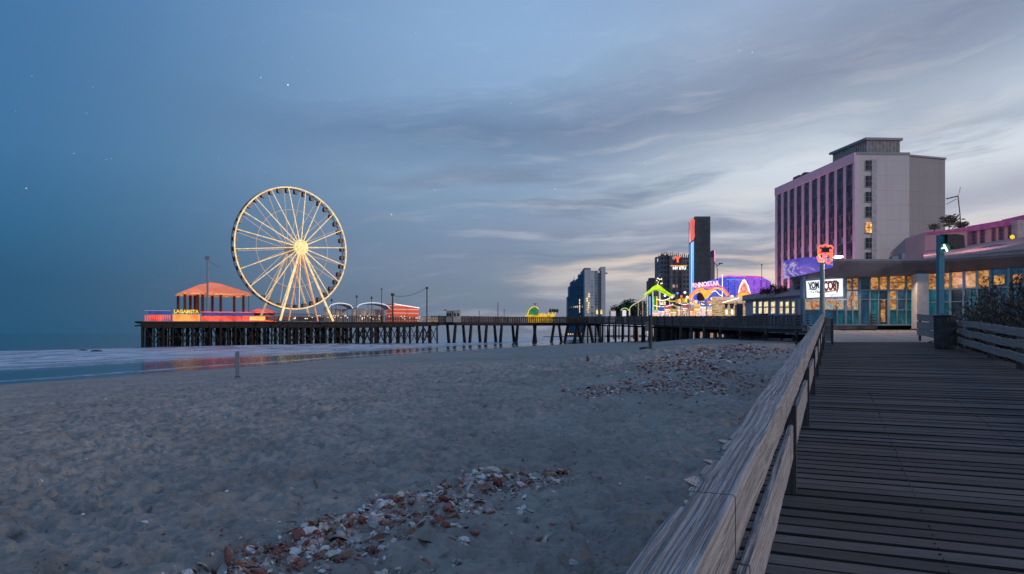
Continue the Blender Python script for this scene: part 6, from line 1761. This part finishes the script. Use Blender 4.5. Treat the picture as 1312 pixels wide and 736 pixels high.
# ------------------------------------------------------------------ things on the beach
def beach_post():
    Y = 48.0; a = P(304.6, 502, Y); z0 = gz(a.x, Y); root = thing('beach_marker', 'single pale grey plank post standing alone in the sand near the surf', 'post', (a.x, Y, z0), (0, R(-1.2), 0))
    h = (502-468)/900*48; mb = MB()
    mb.sheet([(-.13, -.05, -.3), (.13, -.05, -.3), (.15, -.05, h-.12), (.10, -.05, h), (-.08, -.05, h), (-.13, -.05, h-.2)], (0, 1, 0), .09)
    mb.build('plank', wood('marker_wood', (.10, .11, .13), (.26, .28, .32), .8, 20, .5, .1, 'z'), root, local=True)
    mb = MB(); mb.lohi((-.16, -.08, -.1), (.16, .07, .09)); mb.build('foot', M['post'], root, local=True)
beach_post()
def tall_post():
    Y = 58.0; a = P(833.5, 452, Y); z0 = gz(a.x, Y); top = (427-404)/900*Y
    root = thing('beach_post', 'tall dark post with a small box, standing on the sand in front of the pier', 'post', (a.x, Y, z0))
    mb = MB(); mb.tube((a.x, Y, z0-.5), (a.x, Y, top), .15, .12, 8); mb.build('shaft', M['post'], root)
    b = P(828.5, 419, Y); mb = MB(); mb.lohi((b.x-.12, Y-.1, b.z-.35), (b.x+.14, Y+.1, b.z+.4)); mb.build('box', mat('box_grey', (.10, .10, .11), .6), root)
    mb = MB(); mb.bar((b.x, Y, b.z), (a.x, Y, b.z), .08); mb.build('bracket', M['dkgrey'], root)
    mb = MB(); mb.ico((a.x-.45, Y, z0+.02), .5, 2, (1, .7, .35), .08); mb.build('footing', mat('footing', (.05, .05, .055), .9), root)
tall_post()
def stake(px, py, Y, h, label, name='driftwood_stake'):
    x_ = (px-CX)/F*Y; z0 = gz(x_, Y); root = thing(name, label, 'driftwood', (x_, Y, z0))
    mb = MB(); mb.path([(x_, Y, z0-.1), (x_+.02, Y, z0+h*.5), (x_-.04, Y, z0+h)], [.07, .09, .05], 6); mb.build('stake', M['post'], root)
    mb = MB(); mb.path([(x_, Y, z0+h*.4), (x_+.12, Y, z0+h*.62)], [.04, .02], 5); mb.build('twig', M['post'], root)
stake(753, 468, 43, .42, 'tiny dark driftwood stub sticking up on the empty sand')
stake(1020, 440, 56, .35, 'small driftwood stub by the foot of the walkway')
for i, (px, Y, s_, l) in enumerate(((107, 178, .8, 'dark rock in the surf, the flatter left one of two'), (124, 172, .95, 'dark rock in the surf, the rounder right one of two'))):
    x_ = (px-CX)/F*Y; root = thing('surf_rock', l, 'rock', (x_, Y, SEA))
    mb = MB(); mb.ico((x_, Y, SEA), s_, 3, (1.5, .9, .42), .07); mb.build('stone', mat('rock_%d' % i, (.03, .03, .035), .5, .4, 1.5, .8, 5, .1), root)
    mb = MB(); mb.ico((x_+s_*.9, Y+.3, SEA-.1), s_*.5, 2, (1.3, .9, .45), .10); mb.build('weed_clump', mat('weed_%d' % i, (.02, .025, .015), .7), root)

# ------------------------------------------------------------------ shells
def shell_mat(name, a, b, inner=None, rough=.45):
    m, T = new_mat(name)
    g = T.node('ShaderNodeTexCoord').outputs['Object']
    n = T.noise(T.mapping(g, (1, 1, 1)), 9, 5, .65, .5); k = T.noise(g, 45, 3, .6)
    c = T.mix(T.step(n, .35, .65), a, b); c = T.mix(T.step(k, .6, .8, 0, .5), c, tuple(q*.3 for q in a))
    return finish(m, T, c, rough, k, .4, .01)
SM = {'white': shell_mat('shell_white', (.52, .49, .48), (.74, .70, .67)), 'cream': shell_mat('shell_cream', (.50, .40, .31), (.70, .60, .50)),
      'red': shell_mat('shell_red', (.15, .030, .020), (.33, .10, .065)), 'brown': shell_mat('shell_brown', (.12, .045, .025), (.34, .16, .09)),
      'grey': shell_mat('shell_grey', (.24, .23, .23), (.46, .44, .43)), 'mauve': shell_mat('shell_mauve', (.30, .17, .16), (.52, .38, .35))}
def clam(nu=14, nv=5, up=True):
    """ribbed half shell, hinge at the back, about 1 wide"""
    mb = MB(); vs = []; sg = 1 if up else -1
    for lay in (1, .86):
        for j in range(nv+1):
            f = j/nv
            for i in range(nu+1):
                t = math.pi*(i/nu); rib = 1+.05*((i % 2)*2-1)*f
                rx = .5*f*math.cos(t)*rib; ry = -.12+.62*f*math.sin(t)*rib-.10*(1-f)
                h = .24*math.sin(math.pi*(1-f)**.75*.5)*(.8+.2*math.sin(t))*lay
                vs.append((rx, ry, h*sg+(0 if up else .22)))
    o2 = (nv+1)*(nu+1); fs = []
    for L, flip in ((0, False), (o2, True)):
        for j in range(nv):
            for i in range(nu):
                q = (L+j*(nu+1)+i, L+j*(nu+1)+i+1, L+(j+1)*(nu+1)+i+1, L+(j+1)*(nu+1)+i); fs.append(q[::-1] if flip != up else q)
    for i in range(nu): a = nv*(nu+1)+i; fs.append((a, a+1, o2+a+1, o2+a))
    mb.add(vs, fs, True); return mb
def whelk():
    mb = MB(); pts = []; rad = []
    for k in range(46):
        t = k/45; a = t*math.pi*5.2; rr = .26*t**1.25
        pts.append((-.55+.72*t**.8+.02, rr*math.cos(a), rr*math.sin(a)+.16)); rad.append(.03+.185*t**1.3)
    mb.path(pts, rad, 9)
    a = MB(); vs = []; n = 12
    for k, (x_, s_) in enumerate(((.18, .8), (.34, .85), (.55, .45), (.72, .12))):
        for i in range(n): t = 2*math.pi*i/n; vs.append((x_, .22*s_*math.cos(t)+.05*k/3, .20*s_*math.sin(t)+.17))
    fs = [(k*n+i, k*n+(i+1) % n, (k+1)*n+(i+1) % n, (k+1)*n+i) for k in range(3) for i in range(n)]
    mb.add(vs, fs+[tuple(range(n)), tuple(reversed(range(3*n, 4*n)))], True); return mb
def moon():
    """round snail shell"""
    mb = MB(); pts = []; rad = []
    for k in range(34):
        t = k/33; a = t*math.pi*4.6; rr = .27*t
        pts.append((rr*math.cos(a), rr*math.sin(a), .42-.26*t)); rad.append(.03+.19*t)
    mb.path(pts, rad, 9); mb.add([(pts[-1][0]+.19*math.cos(u), pts[-1][1], pts[-1][2]+.19*math.sin(u)) for u in np.linspace(0, 2*math.pi, 10)[:-1]], [tuple(range(9))]); return mb
def mussel():
    mb = MB(); vs = []; nu, nv = 12, 4
    for lay in (1, .8):
        for j in range(nv+1):
            f = j/nv
            for i in range(nu):
                t = 2*math.pi*i/nu; w = .20*(1+.35*math.cos(t)); vs.append((.55*f*math.cos(t), w*f*math.sin(t), .17*math.sqrt(max(0, 1-f*f))*lay))
    o2 = (nv+1)*nu; fs = []
    for L in (0, o2):
        for j in range(nv):
            for i in range(nu): fs.append((L+j*nu+i, L+j*nu+(i+1) % nu, L+(j+1)*nu+(i+1) % nu, L+(j+1)*nu+i))
    for i in range(nu): fs.append((nv*nu+i, nv*nu+(i+1) % nu, o2+nv*nu+(i+1) % nu, o2+nv*nu+i))
    mb.add(vs, fs, True); return mb
def frag(seed):
    r = random.Random(seed); mb = MB(); vs = []; n = 7; pr = [r.uniform(.28, .55) for _ in range(n)]
    for lay in (0, -.05):
        for f in (0, .55, 1):
            for i in range(n):
                t = 2*math.pi*i/n; q = pr[i]*f; x_ = q*math.cos(t); y_ = .7*q*math.sin(t); vs.append((x_, y_, .16-.7*(x_*x_)-.35*y_*y_+lay+.02))
    o2 = 3*n; fs = []
    for L in (0, o2):
        for j in range(2):
            for i in range(n): fs.append((L+j*n+i, L+j*n+(i+1) % n, L+(j+1)*n+(i+1) % n, L+(j+1)*n+i))
    for i in range(n): fs.append((2*n+i, 2*n+(i+1) % n, o2+2*n+(i+1) % n, o2+2*n+i))
    mb.add(vs, fs, True); return mb
KINDS = {'ribbed_shell': clam(), 'cupped_shell': clam(up=False), 'whelk_shell': whelk(), 'snail_shell': moon(), 'mussel_shell': mussel(), 'shell_fragment': frag(1), 'curled_fragment': frag(5)}
ME = {}
def shell_mesh(kind, colr):
    k = (kind, colr)
    if k not in ME: ME[k] = KINDS[kind].mesh(kind, SM[colr])
    return ME[k]
kname = {'ribbed_shell': 'ribbed half shell', 'cupped_shell': 'upturned cup shell', 'whelk_shell': 'spiral whelk shell', 'snail_shell': 'round snail shell', 'mussel_shell': 'long mussel shell', 'shell_fragment': 'flat shell piece', 'curled_fragment': 'curled shell piece'}
cname_ = {'white': 'white', 'cream': 'cream', 'red': 'dark red', 'brown': 'brown', 'grey': 'grey', 'mauve': 'dusty pink'}
def tilt(x_, y_):
    e = .05; gx = (float(ground(x_+e, y_)+detail(x_+e, y_))-float(ground(x_-e, y_)+detail(x_-e, y_)))/(2*e); gy = (float(ground(x_, y_+e)+detail(x_, y_+e))-float(ground(x_, y_-e)+detail(x_, y_-e)))/(2*e)
    return Vector((-gx, -gy, 1)).normalized()
rs = random.Random(99)
def px_ground(px, py):
    """where a picture point meets the beach"""
    lo, hi = 3.0, 120.0; kx = (px-CX)/F; kz = (HY-py)/F; Y = lo
    while Y < hi:
        if kz*Y < float(ground(kx*Y, Y)): break
        Y *= 1.01
    return kx*Y, Y
def pose(x_, y_, s_, sink=.0, jit=.35):
    n = tilt(x_, y_); n = (n+Vector((rs.gauss(0, jit), rs.gauss(0, jit), 0))).normalized()
    q = n.to_track_quat('Z', 'Y') @ Matrix.Rotation(rs.uniform(0, 6.28), 4, 'Z').to_quaternion()
    return Vector((x_, y_, gz(x_, y_)-sink*s_)), q
def put_shell(kind, colr, x_, y_, s_, label, group=None, sink=.03, jit=.3):
    o = link(kind, shell_mesh(kind, colr)); loc, q = pose(x_, y_, s_, sink, jit); o.location = loc; o.rotation_mode = 'QUATERNION'; o.rotation_quaternion = q; o.scale = (s_, s_, s_)
    setp(o, label, 'shell', group); return o
# the drift in the foreground: a spine of picture points on the sand, carried to the world
spine = [px_ground(*p) for p in ((250, 742), (310, 712), (370, 690), (430, 668), (480, 650), (540, 634), (600, 618), (660, 608), (730, 606))]
def on_spine(t):
    f = t*(len(spine)-1); i = min(int(f), len(spine)-2); f -= i; a, b = spine[i], spine[i+1]; return a[0]+(b[0]-a[0])*f, a[1]+(b[1]-a[1])*f
cw = ['red', 'brown', 'red', 'brown', 'red', 'mauve', 'brown', 'mauve', 'mauve', 'grey', 'cream', 'white', 'white', 'red', 'cream', 'grey']
spine2 = [px_ground(*p) for p in ((330, 748), (400, 742), (450, 722), (490, 700), (530, 685), (580, 662), (630, 645), (665, 632), (710, 618))]
kw = ['shell_fragment', 'cupped_shell', 'ribbed_shell', 'ribbed_shell', 'mussel_shell', 'cupped_shell', 'curled_fragment', 'shell_fragment', 'whelk_shell', 'curled_fragment', 'mussel_shell', 'snail_shell']
cand = []
for k in range(1500):
    t = rs.random()**.9; f = t*(len(spine)-1); i = min(int(f), len(spine)-2); f -= i; g = rs.random()**1.7*1.0 if rs.random() < .93 else rs.uniform(1, 1.5)
    x_, y_ = on_spine(t); bx = spine2[i][0]+(spine2[i+1][0]-spine2[i][0])*f; by = spine2[i][1]+(spine2[i+1][1]-spine2[i][1])*f
    x2 = x_+(bx-x_)*g+rs.gauss(0, .10); y2 = y_+(by-y_)*g+rs.gauss(0, .13)
    s_ = min(.25, max(.05, rs.lognormvariate(math.log(.105), .46)))
    zone = ('left tip', 'left part', 'left middle', 'middle', 'right middle', 'right part', 'right tip')[min(6, int(t*7))]+(', upper edge' if g < .12 else (', lower flank' if g > .6 else ', core'))
    kd_ = rs.choice(kw)
    if kd_ == 'snail_shell': s_ *= .62
    cand.append((s_/y2, x2, y2, s_, kd_, rs.choice(cw), zone))
cand.sort(reverse=True)
for _, x2, y2, s_, kd, cl_, zone in cand[:262]:
    put_shell(kd, cl_, x2, y2, s_, '%s %s %s, %s of shell drift' % ('large' if s_ > .15 else ('mid-sized' if s_ > .115 else 'small'), cname_[cl_], kname[kd], zone), 'shells of the foreground drift', .08, .26)
for k_ in cand[:0]: pass
rest = {}
def stuff_shell(kd, cl_, x2, y2, s_, jit=.5):
    mb = rest.setdefault(cl_, MB()); loc, q = pose(x2, y2, s_, .03, jit); src = KINDS[kd]
    mb.add([loc+q @ (Vector(v)*s_) for v in src.v], src.f, True)
for _, x2, y2, s_, kd, cl_, zone in cand[262:]: stuff_shell(kd, cl_, x2, y2, s_)
low = ['shell_fragment', 'curled_fragment', 'curled_fragment', 'shell_fragment', 'mussel_shell']
for k in range(1700):      # crushed bits around the drift
    t = rs.random(); x_, y_ = on_spine(t); stuff_shell(rs.choice(low), rs.choice(cw), x_+.25+rs.gauss(0, .40), y_-.3+rs.gauss(0, .6), rs.uniform(.02, .065))
# the second bank of shells on the mound by the rail
def bank(n, pts, sx, sy, smin, smax):
    P_ = [px_ground(*p) for p in pts]
    for k in range(n):
        i = rs.randrange(len(P_)-1); f = rs.random(); a, b = P_[i], P_[i+1]
        x_ = a[0]+(b[0]-a[0])*f+rs.gauss(0, sx); y_ = a[1]+(b[1]-a[1])*f+rs.gauss(0, sy); stuff_shell(rs.choice(low), rs.choice(cw+['red', 'brown', 'red', 'brown', 'red']), x_, y_, rs.uniform(smin, smax))
bank(620, ((745, 508), (780, 500), (830, 496), (880, 497), (930, 500)), .35, .9, .10, .28)
bank(820, ((850, 478), (880, 466), (905, 458), (940, 452), (985, 448)), .9, 2.6, .14, .38)
bank(560, ((830, 488), (870, 478), (930, 480), (960, 488)), .8, 2.4, .10, .26)
bank(60, ((735, 520), (790, 515), (900, 520), (930, 530)), .8, 2.0, .08, .2)
for k in range(420):       # loose bits over the whole beach
    py = rs.uniform(470, 735); px = rs.uniform(-20, 960 if py < 560 else 800); x_, y_ = px_ground(px, py); stuff_shell(rs.choice(low), rs.choice(cw+['white', 'grey']), x_, y_, rs.uniform(.03, .055)*(1+y_/22))
for c_, mb in rest.items():
    o = mb.build('shell_litter', SM[c_]); setp(o, 'scattered small %s shell bits over the sand and the shell banks' % cname_[c_], 'shell litter', kind='stuff')
# single shells one can point at
single = [((590, 704), 'whelk_shell', 'white', .20, 'big pale whelk shell with an orange mouth, right of the drift near the bottom edge'),
 ((607, 692), 'snail_shell', 'brown', .15, 'round brown snail shell touching the big pale whelk'),
 ((579, 677), 'cupped_shell', 'white', .17, 'upturned white cup shell with a dark hollow, right of the drift'),
 ((572, 659), 'snail_shell', 'red', .19, 'dark red round shell at the upper right of the drift'),
 ((593, 657), 'shell_fragment', 'white', .13, 'squarish white shell piece next to the dark red round shell'),
 ((611, 660), 'whelk_shell', 'cream', .18, 'cream whelk shell right of the squarish white piece'),
 ((586, 727), 'snail_shell', 'grey', .14, 'speckled grey shell at the bottom edge below the big pale whelk'),
 ((667, 658), 'snail_shell', 'cream', .14, 'left of a touching pair of cream shells out on the bare sand'),
 ((679, 658), 'cupped_shell', 'cream', .13, 'right of a touching pair of cream shells out on the bare sand'),
 ((692, 686), 'snail_shell', 'brown', .13, 'brown shell of the little heap right of the drift'),
 ((701, 691), 'ribbed_shell', 'cream', .14, 'cream shell at the foot of the little heap right of the drift'),
 ((733, 720), 'ribbed_shell', 'grey', .14, 'grey half shell lying alone near the rail at the bottom'),
 ((261, 727), 'ribbed_shell', 'cream', .17, 'cream half shell at the left end of the drift'),
 ((492, 727), 'shell_fragment', 'grey', .13, 'pale blue-grey chip at the bottom edge below the drift'),
 ((434, 727), 'shell_fragment', 'white', .13, 'pale chip left of the pale blue-grey chip at the bottom edge'),
 ((436, 695), 'shell_fragment', 'grey', .17, 'flat bluish shell below the middle of the drift'),
 ((500, 688), 'cupped_shell', 'cream', .17, 'cream rounded shell at the right flank of the drift'),
 ((475, 575+0), 'shell_fragment', 'white', .16, 'single pale shell far out on the open sand above the drift'),
 ((186, 673), 'ribbed_shell', 'white', .12, 'small white half shell alone on the left sand'),
 ((208, 679), 'curled_fragment', 'brown', .12, 'small brown curl beside the lone white shell on the left sand'),
 ((683, 577), 'shell_fragment', 'white', .16, 'pale shell alone on the sand between the drift and the mound')]
for (px, py), kd, cl_, s_, lb in single:
    x_, y_ = px_ground(px, py); o = put_shell(kd, cl_, x_, y_, s_, lb, None, .0, .18)
# leathery brown clumps caught in the drift
def clump(px, py, s_, seed, label):
    r = random.Random(seed); x_, y_ = px_ground(px, py); z_ = gz(x_, y_); root = thing('seaweed_clump', label, 'seaweed', (x_, y_, z_)); fr = MB()
    for k in range(34):
        a = r.uniform(0, 6.28); L = s_*r.uniform(.4, 1); w = s_*r.uniform(.08, .2); pts = []; b = Vector((x_+r.gauss(0, s_*.35), y_+r.gauss(0, s_*.35), z_)); vs = []
        for i in range(6):
            f = i/5; c = b+Vector((math.cos(a+f*1.5)*L*f, math.sin(a+f*1.5)*L*f, s_*.42*math.sin(math.pi*f)*r.uniform(.7, 1.1)+.012)); sd_ = Vector((-math.sin(a+f), math.cos(a+f), r.uniform(-.5, .5)))*w*(1-.6*f); vs += [c-sd_, c+sd_]
        fr.add(vs, [(2*i, 2*i+1, 2*i+3, 2*i+2) for i in range(5)], True)
    fr.build('fronds', SM['brown'] if seed % 2 else SM['red'], root)
for i, (px, py, s_, l) in enumerate(((482, 704, .11, 'brown leathery seaweed clump below the drift, in the middle'), (424, 682, .12, 'brown seaweed clump in the heart of the drift'), (352, 712, .12, 'lowest left seaweed clump of the drift'))):
    clump(px, py, s_, 201+i*2, l)

# lit service openings under the promenade edge
for i, (p0, p1, y0, y1, l) in enumerate(((884, 891, 425, 434, 'leftmost pale lit opening under the walkway'), (898, 904, 425, 433.5, 'second lit opening under the walkway from the left'), (911, 915.5, 424.5, 433, 'narrow lit opening under the walkway'), (920, 929, 424, 432, 'wide rightmost lit opening under the walkway'))):
    L0, L1 = ((44, 170), (47, 230)) if p0 < 889 else ((38, 105), (44, 170))
    a = on_line(p0, (38, 105), (44, 170)); b = on_line(p1, (38, 105), (44, 170)); root = thing('service_opening', l, 'doorway', (a[0], a[1], -1), group='lit openings under the walkway')
    z1, z0 = (HY-y0)/F*a[1], (HY-y1)/F*a[1]
    mb = MB(); mb.sheet([(a[0]-.12, a[1], z0), (b[0]-.12, b[1], z0), (b[0]-.12, b[1], z1), (a[0]-.12, a[1], z1)], (-1, 0, 0), .06); mb.build('glow_panel', emat('opening_%d' % i, (.75, .55, .5), .45, .5, 1), root)
    mb = MB(); mb.bar((a[0]-.2, a[1], z1+.08), (b[0]-.2, b[1], z1+.08), .15); mb.bar((a[0]-.2, a[1], z0), (a[0]-.2, a[1], z1), .15); mb.bar((b[0]-.2, b[1], z0), (b[0]-.2, b[1], z1), .15); mb.build('frame', M['pierwood'], root)
